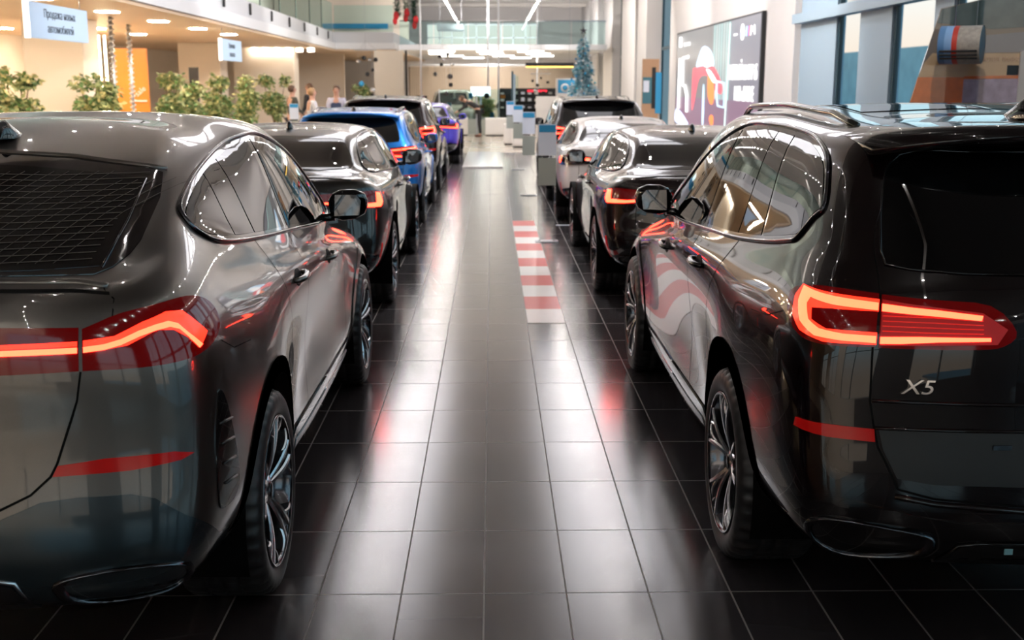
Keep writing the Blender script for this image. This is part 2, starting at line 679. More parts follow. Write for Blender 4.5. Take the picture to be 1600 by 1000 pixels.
SHAPES['suv'] = dict(L=4.92, ax=(1.05, 4.02), rw=.372, arch=.43, rows=[
    R((.30, .22, .24), (.34, 4.80), (.62, .86, .62)),
    R((.34, .27, .28), (.10, 4.88), (.84, .935, .84), bow=.10),
    R((.44, .42, .42), (.015, 4.93), (.93, .96, .93), bow=.11, flare=.02, ax=(1.05, 4.0)),
    R((.58, .60, .60), (-.005, 4.94), (.95, .93, .94), bow=.11, flare=.06, ax=(1.05, 4.0)),
    R((.74, .78, .76), (.02, 4.92), (.955, .94, .92), bow=.12, flare=.055, ax=(1.05, 4.0)),
    R((.90, .92, .84), (.04, 4.86), (.965, .96, .90), bow=.12, flare=.03, ax=(1.05, 4.0)),
    R((1.04, 1.00, .88), (.05, 4.78), (.955, .965, .86), bow=.13, flare=.015, ax=(1.05, 4.0)),
    R((1.14, 1.07, .93), (.07, 4.65), (.93, .955, .80), bow=.13, zs=1.13),
    R((1.22, 1.12, 1.0), (.11, 4.40), (.885, .925, .76), bow=.13, zs=1.22),
    R((1.27, 1.15, 1.07), (.15, 4.20), (.85, .91, .80), bow=.13, zs=1.29, fins=.35),
    R((1.34, 1.22, 1.15), (.20, 3.95), (.825, .885, .80), bow=.13, zs=1.35, fins=.25),
    R((1.42, 1.33, 1.27), (.27, 3.70), (.80, .85, .77), bow=.12, zs=1.43, fins=.25),
    R((1.51, 1.46, 1.42), (.36, 3.38), (.765, .81, .74), bow=.10, zs=1.52, fins=.25),
    R((1.60, 1.60, 1.58), (.46, 3.06), (.72, .76, .70), bow=.08, fins=.25),
    R((1.66, 1.675, 1.66), (.58, 2.86), (.66, .70, .65), bow=.06, fins=.25),
    R((1.69, 1.715, 1.695), (.76, 2.72), (.55, .59, .54), bow=.04, fins=.25),
    R((1.705, 1.735, 1.71), (.92, 2.62), (.30, .32, .30), bow=.02, fins=.2),
    R((1.71, 1.74, 1.715), (1.0, 2.56), (0, 0, 0), bow=0, ins=.1, fbow=0),
])
SHAPES['sedan'] = dict(L=4.95, ax=(1.02, 3.95), rw=.350, arch=.385, rows=[
    R((.28, .20, .22), (.30, 4.80), (.60, .82, .60)),
    R((.32, .25, .26), (.08, 4.88), (.80, .90, .80), bow=.14),
    R((.45, .42, .42), (.01, 4.94), (.90, .915, .88), bow=.15, flare=.015, ax=(1.02, 3.95)),
    R((.60, .58, .56), (.00, 4.95), (.92, .905, .88), bow=.15, flare=.04, ax=(1.02, 3.95)),
    R((.76, .74, .68), (.04, 4.90), (.925, .91, .86), bow=.16, flare=.04, ax=(1.02, 3.95)),
    R((.90, .86, .76), (.05, 4.80), (.92, .93, .82), bow=.17, flare=.02, ax=(1.02, 3.95)),
    R((1.00, .94, .82), (.06, 4.70), (.90, .925, .76), bow=.17),
    R((1.08, .98, .86), (.07, 4.50), (.86, .905, .72), bow=.16, zs=1.04),
    R((1.115, 1.00, .92), (.13, 4.20), (.80, .885, .74), bow=.14, zs=1.07, ins=.5, fins=.35),
    R((1.115, 1.03, .99), (.42, 3.95), (.74, .865, .76), bow=.08, zs=1.10, ins=.5, fins=.25),
    R((1.14, 1.10, 1.08), (.66, 3.75), (.70, .82, .74), bow=.06, zs=1.15, ins=.4, fins=.25),
    R((1.25, 1.24, 1.24), (.84, 3.38), (.65, .745, .70), bow=.06, fins=.25),
    R((1.36, 1.375, 1.37), (1.08, 3.02), (.60, .675, .63), bow=.05, fins=.25),
    R((1.42, 1.44, 1.43), (1.38, 2.78), (.51, .59, .55), bow=.05, fins=.25),
    R((1.445, 1.468, 1.455), (1.70, 2.62), (.29, .33, .30), bow=.02, ins=.2, fins=.2),
    R((1.45, 1.472, 1.46), (1.85, 2.55), (0, 0, 0), bow=0, ins=.1, fbow=0),
])


# ------------------------------------------------------------------ wheels
def wheel_meshes():
    W = {}
    R0 = .372
    # tyre with grooved, blocky tread
    prof = [(.272, -.018), (.285, -.004), (.315, .002), (.345, -.004), (.360, -.016), (.368, -.034), (.3715, -.052),
            (.372, -.09), (.364, -.093), (.364, -.103), (.372, -.106), (.3725, -.148), (.364, -.151), (.364, -.161), (.3725, -.164),
            (.372, -.206), (.364, -.209), (.364, -.219), (.372, -.222), (.3715, -.262), (.368, -.282), (.355, -.300), (.33, -.310), (.285, -.304), (.272, -.29)]
    n = 160
    vs, fs = [], []
    for j, (r, h) in enumerate(prof):
        for k in range(n):
            rr = r
            if k % 4 == 0 and (4 <= j <= 7 or 18 <= j <= 21): rr -= .011
            if k % 4 == 2 and 10 <= j <= 15 and j not in (12, 13): rr -= .007
            q = 2 * PI * k / n
            vs.append((h, rr * math.cos(q), rr * math.sin(q)))
    for i in range(len(prof) - 1):
        for k in range(n):
            fs.append((i * n + k, i * n + (k + 1) % n, (i + 1) * n + (k + 1) % n, (i + 1) * n + k))
    W['tyre'] = MB().add(vs, fs, True).mesh('tyre')
    W['tyre'].materials.append(M['rubber'])
    # barrel and lip
    W['rim'] = MB().lathe([(.272, -.018), (.277, -.006), (.272, -.001), (.264, -.003), (.258, -.014), (.252, -.04), (.243, -.07), (.240, -.20), (.262, -.285), (.272, -.29)], 80, 'x').mesh('rim')
    W['rim'].materials.append(M['dark_chrome'])
    b = MB().lathe([(.01, -.115), (.175, -.115), (.175, -.145), (.01, -.145)], 48, 'x')
    W['brake_disc'] = b.mesh('brake_disc'); W['brake_disc'].materials.append(M['disc'])
    c = MB().prism([(.09, -.08), (.185, -.075), (.195, 0), (.185, .075), (.09, .08), (.11, 0)], 'x', -.16, -.085)
    W['brake_caliper'] = c.mesh('caliper'); W['brake_caliper'].materials.append(M['satin_black'])
    b = MB().lathe([(.001, -.17), (.235, -.17)], 40, 'x')
    W['dust_shield'] = b.mesh('shield'); W['dust_shield'].materials.append(M['void'])
    for style in ('star', 'twin'):
        s = MB(); d = MB()
        def arm(mb, a0, r0, a1, r1, w0, w1, x0, x1, th=.02):
            """One spoke leg from polar (r0, a0) to (r1, a1)."""
            N = 7
            vs = []
            for i in range(N + 1):
                t = i / N
                r = r0 + (r1 - r0) * t; a = a0 + (a1 - a0) * t
                w = w0 + (w1 - w0) * t
                x = x0 + (x1 - x0) * t + .010 * math.sin(PI * t)
                c = Vector((0, r * math.cos(a), r * math.sin(a)))
                tn = Vector((0, -math.sin(a), math.cos(a)))
                for sg, dx in ((-1, 0), (-.55, .006), (.55, .006), (1, 0)):
                    p = c + tn * (w / 2 * sg); vs.append((x + dx, p.y, p.z))
                for sg in (.8, -.8):
                    p = c + tn * (w / 2 * sg); vs.append((x - th - .012, p.y, p.z))
            f = []
            for i in range(N):
                for k in range(6):
                    f.append((i * 6 + k, i * 6 + (k + 1) % 6, (i + 1) * 6 + (k + 1) % 6, (i + 1) * 6 + k))
            f.append((0, 5, 4, 3, 2, 1)); f.append(tuple(N * 6 + k for k in range(6)))
            mb.add(vs, f)
        for k in range(5):
            a = 2 * PI * k / 5 + .3
            if style == 'star':
                arm(s, a - .10, .045, a - .30, .262, .030, .020, -.045, -.010)
                arm(s, a + .10, .045, a + .30, .262, .030, .020, -.045, -.010)
                arm(s, a - .22, .17, a - .04, .262, .016, .014, -.028, -.012)
                arm(s, a + .22, .17, a + .04, .262, .016, .014, -.028, -.012)
                arm(d, a, .05, a, .25, .05, .09, -.07, -.05)
            else:
                arm(s, a - .16, .045, a - .13, .262, .022, .026, -.05, -.010)
                arm(s, a + .16, .045, a + .13, .262, .022, .026, -.05, -.010)
                arm(s, a - .13, .19, a - .42, .262, .018, .012, -.026, -.012)
                arm(s, a + .13, .19, a + .42, .262, .018, .012, -.026, -.012)
                arm(d, a, .05, a, .25, .03, .06, -.075, -.05)
        s.lathe([(.001, -.030), (.032, -.031), (.036, -.036), (.062, -.044), (.066, -.085), (.001, -.085)], 30, 'x')
        me = s.mesh('spokes_' + style); me.materials.append(M['alloy'])
        W[style] = me
        me = d.mesh('pockets_' + style); me.materials.append(M['alloy_dark'])
        W[style + '_dark'] = me
        h = MB().lathe([(.001, -.027), (.028, -.028), (.030, -.032)], 24, 'x').mesh('cap'); h.materials.append(M['gloss_black'])
        W['cap'] = h
    return W


WM = wheel_meshes()


def add_wheel(car, x, y, rw, style, side, full=True):
    k = rw / .372
    w = link('wheel', WM[style], None, car)
    w.location = (x * side, y, rw)
    w.rotation_euler = (0, 0, 0 if side > 0 else PI)
    w.scale = (k, k, k)
    for nm, key in (('tyre', 'tyre'), ('rim', 'rim')) + ((('spoke_pocket', style + '_dark'), ('centre_cap', 'cap'), ('brake_disc', 'brake_disc'), ('brake_caliper', 'brake_caliper'), ('dust_shield', 'dust_shield')) if full else (('dust_shield', 'dust_shield'),)):
        link(nm, WM[key], None, w)
    return w


def cut_arches(B, sh, car, flare_m, flare_w=.06, ring_off=.006):
    """Wheel openings: body faces inside go, a flared lip and a dark liner close them."""
    bm, ra, rw = B.bm, sh['arch'], sh['rw']
    for ay in sh['ax']:
        kill = [f for f in bm.faces if abs(f.calc_center_median().x) > .5 and
                (f.calc_center_median().y - ay) ** 2 + (f.calc_center_median().z - rw) ** 2 < (ra + flare_w * .35) ** 2 and abs(f.normal.z) < .97 or
                (abs(f.calc_center_median().x) > .62 and abs(f.calc_center_median().y - ay) < ra * .93 and f.calc_center_median().z < .33)]
        bmesh.ops.delete(bm, geom=kill, context='FACES')
        lo = -0.20
        N = 30
        arc = lambda r, a0, a1, n: [(ay + r * math.cos(a0 + (a1 - a0) * i / n), rw + r * math.sin(a0 + (a1 - a0) * i / n)) for i in range(n + 1)]
        poly = arc(ra + flare_w, lo, PI - lo, N) + arc(ra, PI - lo, lo, N)
        patch(B, 'wheel_arch_lip', poly, pr_side, flare_m, car, off=ring_off, h=.022, sides=(1, -1), inset=.05)
        for s in (1, -1):
            mb = MB()
            prof = [(ra + .012, .955), (ra + .010, .60)]
            vs, fs = [], []
            n = 40
            for r, x in prof + [(.01, .60)]:
                for i in range(n + 1):
                    a = -.35 + (PI + .7) * i / n
                    vs.append((x * s, ay + r * math.cos(a), max(.2, rw + r * math.sin(a))))
            for j in range(2):
                for i in range(n):
                    fs.append((j * (n + 1) + i, j * (n + 1) + i + 1, (j + 1) * (n + 1) + i + 1, (j + 1) * (n + 1) + i))
            mb.add(vs, fs, True)
            mb.build('wheel_arch_liner', M['void'], car)


def add_mirror(car, x, y, z, paint_m, s=1.0):
    for sd in (1, -1):
        mb = MB()
        rings = []
        for t, hy, hz, oy in ((0, .02, .03, 0), (.12, .06, .065, -.01), (.35, .085, .082, -.01), (.7, .085, .078, .0), (.93, .06, .055, .02), (1, .02, .02, .03)):
            ring = []
            for k in range(16):
                a = 2 * PI * k / 16
                c, d = math.cos(a), math.sin(a)
                c = math.copysign(abs(c) ** .75, c); d = math.copysign(abs(d) ** .75, d)
                yy = hy * c * (.45 if c < 0 else 1.0)
                ring.append(((x + .20 * t) * sd, y + oy + yy, z + hz * d + .01 * t))
            rings += ring
        fs = [(i * 16 + k, i * 16 + (k + 1) % 16, (i + 1) * 16 + (k + 1) % 16, (i + 1) * 16 + k) for i in range(5) for k in range(16)]
        fs += [tuple(range(16)), tuple(80 + k for k in range(16))]
        mb.add(rings, fs, True)
        o = mb.build('door_mirror', paint_m, car)
        g = MB().prism([(x + .035, z - .05), (x + .165, z - .045), (x + .175, z + .03), (x + .15, z + .06), (x + .04, z + .06)], 'y', y - .052, y - .044)
        if sd < 0:
            g.v = [(-a, b, c) for a, b, c in g.v]
        g.build('mirror_glass', M['mirror'], o)
        st = MB().tube([((x - .09) * sd, y + .02, z - .07), ((x + .03) * sd, y, z - .06)], .022, 8)
        st.build('mirror_stalk', M['gloss_black'], o)


def handles(B, car, ys, z, m):
    for y, zz in zip(ys, z):
        hh = pr_side(B, y, zz)
        if not hh: continue
        p, nn = hh
        for s in (1, -1):
            pts = [(-.105, .001), (-.09, .022), (-.04, .034), (.04, .034), (.09, .022), (.105, .001)]
            MB().tube([((p.x + a[1]) * s, y + a[0], zz + .004 * (a[0] > 0)) for a in pts], [.010, .013, .0135, .0135, .013, .010], 10).build('door_handle', m, car)
        patch(B, 'handle_shade', smooth_poly([(y - .075, zz), (y - .03, zz + .028), (y + .04, zz + .028), (y + .075, zz), (y + .03, zz - .034), (y - .035, zz - .034)], 3), pr_side, M['gap'], car, off=.0015, h=.03, sides=(1, -1), inset=.001)  # flat black patch paints the shade behind the handle


def sym(half):
    """Half outline given from the centre line outwards and back to it."""
    return half + [(-a, b) for a, b in half[::-1] if abs(a) > 1e-4]


def interior(B, car, y0, y1, z, w):
    pass


def lettering_on(B, car, txt, x, z, size, m, proj=pr_rear, sx=1.25, shear=.25):
    hh = proj(B, x, z)
    p, nn = hh
    yaw = math.atan2(nn.x, -nn.y)
    o = text_mesh(txt, size, m, car, 'model_badge', .003, (p.x + nn.x * .004, p.y + nn.y * .004, p.z), (PI / 2 - math.asin(max(-1, min(1, nn.z))) * 1.0, 0, -yaw if False else yaw), sx=sx, shear=shear)
    return o


def exhaust_tip(B, car, poly, m_frame, depth=.09):
    """A framed tail pipe finisher let into the bumper, both sides."""
    patch(B, 'exhaust_opening_shade', poly, pr_wrap, M['void'], car, off=.002, h=.03, sides=(1, -1), inset=.002)  # flat black patch stands in for the shade inside the pipe
    P = on_body(B, dense(poly, .03), pr_wrap, .006)
    c = sum(P, Vector()) / len(P)
    for s in (1, -1):
        mb = MB()
        n = len(P)
        def ring(f, dy):
            return [((c.x + (p.x - c.x) * f) * s, p.y + dy, c.z + (p.z - c.z) * f) for p in P]
        rs = ring(1.05, .012) + ring(1.04, -.012) + ring(.97, -.016) + ring(.90, -.004) + ring(.86, .01)
        mb.add(rs, [(j * n + i, j * n + (i + 1) % n, (j + 1) * n + (i + 1) % n, (j + 1) * n + i) for j in range(4) for i in range(n)], True)
        mb.build('exhaust_tip', m_frame, car)


# ------------------------------------------------------------------ the three body styles dressed with glass, lamps and trim
def common(B, sh, car, body_m, o):
    pass


def finish_body(B, car, body_m):
    me = bpy.data.meshes.new('body')
    B.bm.to_mesh(me); B.bm.free()
    return link('body', me, body_m, car)


def greenhouse(B, car, dlo, panes, chrome, corner=(), trim_r=.007, k=4):
    """Black surround, each pane and the bright moulding round the side glass."""
    P = smooth_poly(dlo, k, corner)
    patch(B, 'window_surround', P, pr_side, M['gloss_black'], car, off=.0025, h=.05, sides=(1, -1), inset=.004)
    for q in panes:
        patch(B, 'side_window', q, pr_side, M['glass'], car, off=.0045, h=.05, sides=(1, -1), inset=.004)
    trim(B, 'window_moulding', P, pr_side, trim_r, chrome, car, True, (1, -1), .004, .05)


def clip_panes(dlo, cuts, inset=.022, k=4, corner=()):
    """Split the smoothed side glass outline by near-vertical lines ((y_bottom, y_top) pairs) into panes."""
    P = smooth_poly(dlo, k, corner)
    n = len(P)
    A = sum(P[i][0] * P[(i + 1) % n][1] - P[(i + 1) % n][0] * P[i][1] for i in range(n))
    sg = 1 if A > 0 else -1
    Q = []
    for i in range(n):
        a, b = Vector(P[i - 1]), Vector(P[(i + 1) % n])
        t = (b - a).normalized()
        Q.append((P[i][0] - t[1] * inset * sg, P[i][1] + t[0] * inset * sg))
    z0, z1 = min(q[1] for q in Q), max(q[1] for q in Q)
    def clip(poly, yb, yt, keep_front, gap):
        # line through (yb, z0) and (yt, z1)
        def f(p):
            t = (p[1] - z0) / (z1 - z0)
            v = p[0] - (yb + (yt - yb) * t)
            return (v - gap) if keep_front else (-v - gap)
        out = []
        for i in range(len(poly)):
            a, b = poly[i - 1], poly[i]
            fa, fb = f(a), f(b)
            if (fa >= 0) != (fb >= 0):
                t = fa / (fa - fb)
                out.append((a[0] + (b[0] - a[0]) * t, a[1] + (b[1] - a[1]) * t))
            if fb >= 0: out.append(b)
        return out
    panes = []
    edges = [None] + list(cuts) + [None]
    for i in range(len(edges) - 1):
        q = Q
        if edges[i]: q = clip(q, edges[i][0], edges[i][1], True, edges[i][2])
        if edges[i + 1]: q = clip(q, edges[i + 1][0], edges[i + 1][1], False, edges[i + 1][2])
        if len(q) > 2: panes.append(q)
    return panes


def shark_fin(B, car, y, m):
    hh = pr_top(B, 0.0, y)
    z = hh[0].z
    mb = MB()
    rings = []
    prof = [(-.10, .002, .004), (-.085, .055, .016), (-.05, .068, .024), (.0, .045, .028), (.06, .020, .024), (.11, .002, .004)]
    n = 10
    for dy, h, w in prof:
        for k in range(n):
            a = PI * k / (n - 1)
            rings.append((w * math.cos(a) * 1.2, y + dy, z - .004 + h * math.sin(a)))
    mb.add(rings, [(i * n + k, i * n + k + 1, (i + 1) * n + k + 1, (i + 1) * n + k) for i in range(5) for k in range(n - 1)], True)
    mb.build('roof_antenna', m, car)


def windscreen(B, car, yb, zb, zt, wb, wt):
    P = sym([(0, zb), (wb * .6, zb + .01), (wb, zb + .03), (wt, zt - .02), (wt * .6, zt), (0, zt + .005)])
    patch(B, 'windscreen', P, pr_front, M['glass'], car, off=.003, h=.06)


def car_coupe_suv(car, body_m, sh):
    B = make_body(sh['rows'], 7, 7)
    B.y0 = .05
    # side glass
    dlo = [(.81, 1.375), (.845, 1.42), (1.04, 1.475), (1.26, 1.520), (1.55, 1.562), (1.88, 1.598), (2.2, 1.604), (2.60, 1.545), (3.03, 1.430), (3.36, 1.27),
           (3.56, 1.135), (3.40, 1.100), (2.98, 1.118), (2.05, 1.196), (1.62, 1.226), (1.20, 1.262), (.94, 1.299), (.835, 1.340)]
    panes = clip_panes(dlo, [(1.18, 1.262, .006), (1.45, 1.50, .007), (1.97, 2.0, .035)], .020)
    greenhouse(B, car, dlo, panes, M['dark_chrome'], trim_r=.009)
    windscreen(B, car, 3.9, 1.12, 1.60, .74, .60)
    # tailgate glass
    fr = sym([(0, 1.584), (.148, 1.580), (.40, 1.560), (.58, 1.537), (.635, 1.520), (.656, 1.487), (.676, 1.452), (.698, 1.355), (.690, 1.325), (.665, 1.300), (.63, 1.288), (.45, 1.290), (0, 1.293)])
    patch(B, 'window_surround', fr, pr_rear, M['gloss_black'], car, off=.003, h=.05)
    gl = sym([(0, 1.548), (.20, 1.540), (.45, 1.522), (.600, 1.502), (.628, 1.40), (.636, 1.302), (.45, 1.298), (0, 1.300)])
    patch(B, 'rear_window', gl, pr_rear, M['glass'], car, off=.005, h=.05)
    for s in (1, -1):
        trim(B, 'rear_window_moulding', [(.603 * s, 1.503), (.631 * s, 1.40), (.640 * s, 1.300)], pr_rear, .004, M['dark_chrome'], car, off=.004)
    net = MB()
    for i in range(26):
        a = -.60 + .048 * i
        seam(B, net, [(a, 1.31 + .0 * i), (a + .10, 1.42), (a + .22, 1.525 if abs(a + .2) < .5 else 1.50)], pr_rear, .0022, off=.0065)
    for i in range(15):
        z = 1.315 + i * .0145
        seam(B, net, [(-.60, z + .004), (-.3, z - .003), (0, z + .003), (.3, z - .003), (.60, z + .002)], pr_rear, .0018, off=.0065)
    net.v = [p for p in net.v]
    net.build('luggage_net', M['net'], car)
    # edge over the glass and lip of the tailgate
    trim(B, 'roof_spoiler', [(-.64, 1.527), (-.58, 1.540), (-.3, 1.570), (0, 1.585), (.3, 1.570), (.58, 1.540), (.64, 1.527)], pr_rear, .011, body_m, car, off=.002)
    lip = [(-.76, 1.266), (-.6, 1.277), (-.3, 1.284), (0, 1.286), (.3, 1.284), (.6, 1.277), (.76, 1.266)]
    trim(B, 'tailgate_spoiler', lip, pr_wrap, .012, body_m, car, off=-.002)
    gp = Seams('panel_gap', M['gap'], car)
    seam(B, gp, [(a, b - .017) for a, b in lip], pr_wrap, .008)
    for s in (1, -1):
        seam(B, gp, [(.735 * s, 1.262), (.775 * s, 1.235), (.762 * s, 1.200), (.758 * s, 1.185)], pr_wrap, .006)
        seam(B, gp, [(.641 * s, 1.050), (.626 * s, .971), (.598 * s, .89), (.568 * s, .80), (.551 * s, .766), (.499 * s, .719), (.419 * s, .682), (.3 * s, .665), (0, .66)], pr_wrap, .007)
        seam(B, gp, [(1.20 * s, 1.065), (1.30 * s, 1.02), (1.5 * s, 1.0)], pr_wrap, .004)
    # doors
    dr = [[(1.985, 1.19), (2.02, .95), (1.98, .70), (1.95, .42)], [(1.42, 1.235), (1.46, 1.13), (1.50, .98), (1.54, .84), (1.50, .72)], [(3.20, 1.10), (3.30, .95), (3.32, .7), (3.30, .42)],
          [(1.62, .42), (2.5, .40), (3.30, .42)]]
    for L in dr:
        seam(B, gp, smooth_line(L), pr_side, .006, (1, -1))
    handles(B, car, (1.78, 2.72), (1.035, .985), body_m)
    # tail lamps: wide outer lens and a band on the tailgate
    for s in (1, -1):
        L = smooth_poly([(s * a, b) for a, b in [(.648, 1.163), (.80, 1.199), (1.00, 1.213), (1.145, 1.207), (1.225, 1.176), (1.235, 1.125), (1.17, 1.088), (1.06, 1.067), (.95, 1.055), (.82, 1.050), (.648, 1.052)]], 3, (0, 10))
        lens = patch(B, 'tail_lamp', L, pr_wrap, M['lens'], car, off=.008, h=.025, label='red outer lens with a kinked glowing light guide')[0]
        gl = [(s * a, b) for a, b in [(.652, 1.132), (.76, 1.139), (.86, 1.170), (.95, 1.188), (1.02, 1.182), (1.10, 1.112), (1.04, 1.084), (.955, 1.140), (.90, 1.146), (.80, 1.112), (.652, 1.100)]]
        patch(B, 'lamp_reflector', gl, pr_wrap, M['lens_glow'], lens, off=.0095, h=.02, inset=.001)
        c = [(.652, 1.108), (.722, 1.112), (.780, 1.122), (.845, 1.141), (.90, 1.152), (.945, 1.156), (.975, 1.146), (1.00, 1.118), (1.035, 1.082)]
        w = .0075
        up = [(a * s, b + w) for a, b in c]; dn = [(a * s, b - w) for a, b in c[::-1]]
        up[-1] = ((1.045) * s, 1.085); dn[0] = (1.028 * s, 1.079)
        patch(B, 'light_guide', up + dn, pr_wrap, M['light_bar'], lens, off=.0115, h=.02, inset=.001)
    band = [(-.636, 1.052), (-.636, 1.167), (-.43, 1.175), (0, 1.177), (.43, 1.175), (.636, 1.167), (.636, 1.052), (.43, 1.050), (0, 1.050), (-.43, 1.050)]
    lens = patch(B, 'lamp_band', band, pr_wrap, M['lens'], car, off=.008, h=.04, label='dark red lens band across the tailgate')[0]
    patch(B, 'lamp_reflector', [(-.632, 1.118), (-.632, 1.131), (0, 1.127), (.632, 1.131), (.632, 1.118), (0, 1.116)], pr_wrap, M['lens_glow'], lens, off=.0095, h=.04, inset=.001)
    patch(B, 'light_guide', [(-.632, 1.100), (-.632, 1.115), (0, 1.115), (.632, 1.115), (.632, 1.100), (0, 1.100)], pr_wrap, M['light_bar'], lens, off=.0115, h=.04, inset=.001)
    # reflectors, vents, bumper
    for s in (1, -1):
        patch(B, 'bumper_reflector', [(s * a, b) for a, b in [(.556, .766), (.570, .795), (.70, .806), (.90, .806), (.956, .792), (.915, .780), (.776, .768)]], pr_wrap, M['reflector'], car, off=.006, h=.03)
        v = patch(B, 'bumper_vent', smooth_poly([(s * a, b) for a, b in [(1.10, .93), (1.16, .88), (1.26, .64), (1.235, .57), (1.13, .565), (1.07, .60), (1.06, .78)]], 3), pr_wrap, M['gloss_black'], car, off=.004, h=.03)[0]
        for k in range(4):
            z = .84 - k * .065
            trim(B, 'vent_slat', [((1.085 + k * .01) * s, z), ((1.19 + k * .012) * s, z - .012)], pr_wrap, .004, M['satin_black'], v, off=.006)
    low = [(-1.28, .36), (-1.20, .47), (-1.092, .497), (-.904, .625), (-.833, .684), (-.769, .702), (-.617, .705), (-.522, .697), (-.38, .640), (0, .63), (.38, .640), (.522, .697), (.617, .705), (.769, .702), (.833, .684), (.904, .625), (1.092, .497), (1.20, .47), (1.28, .36),
           (1.0, .335), (.6, .325), (0, .325), (-.6, .325), (-1.0, .335)]
    patch(B, 'rear_bumper_trim', low, pr_wrap, M['bumper_trim'], car, off=.005, h=.045)
    trim(B, 'diffuser_trim', [(-.46, .40), (-.44, .472), (-.38, .487), (0, .49), (.38, .487), (.44, .472), (.46, .40)], pr_wrap, .007, M['alloy'], car, off=.006)
    patch(B, 'diffuser', sym([(0, .478), (.37, .475), (.43, .46), (.47, .36), (0, .345)]), pr_wrap, M['satin_black'], car, off=.0075, h=.04)
    exhaust_tip(B, car, smooth_poly([(.545, .435), (.575, .478), (.75, .498), (.885, .482), (.945, .43), (.93, .385), (.80, .375), (.60, .375)], 3), M['dark_chrome'])
    # sills
    patch(B, 'sill_trim', [(1.52, .40), (1.60, .44), (3.40, .42), (3.5, .36), (3.45, .30), (1.55, .30)], pr_side, M['gloss_black'], car, off=.008, h=.06, sides=(1, -1))
    patch(B, 'sill_accent', [(1.62, .385), (3.30, .375), (3.30, .345), (1.62, .35)], pr_side, M['alloy'], car, off=.012, h=.06, sides=(1, -1))
    cut_arches(B, sh, car, body_m)
    for ay in sh['ax']:
        for s in (1, -1):
            add_wheel(car, .985, ay, sh['rw'], 'twin', s)
    add_mirror(car, .90, 3.12, 1.19, M['gloss_black'])
    shark_fin(B, car, 1.34, M['gloss_black'])
    finish_body(B, car, body_m)


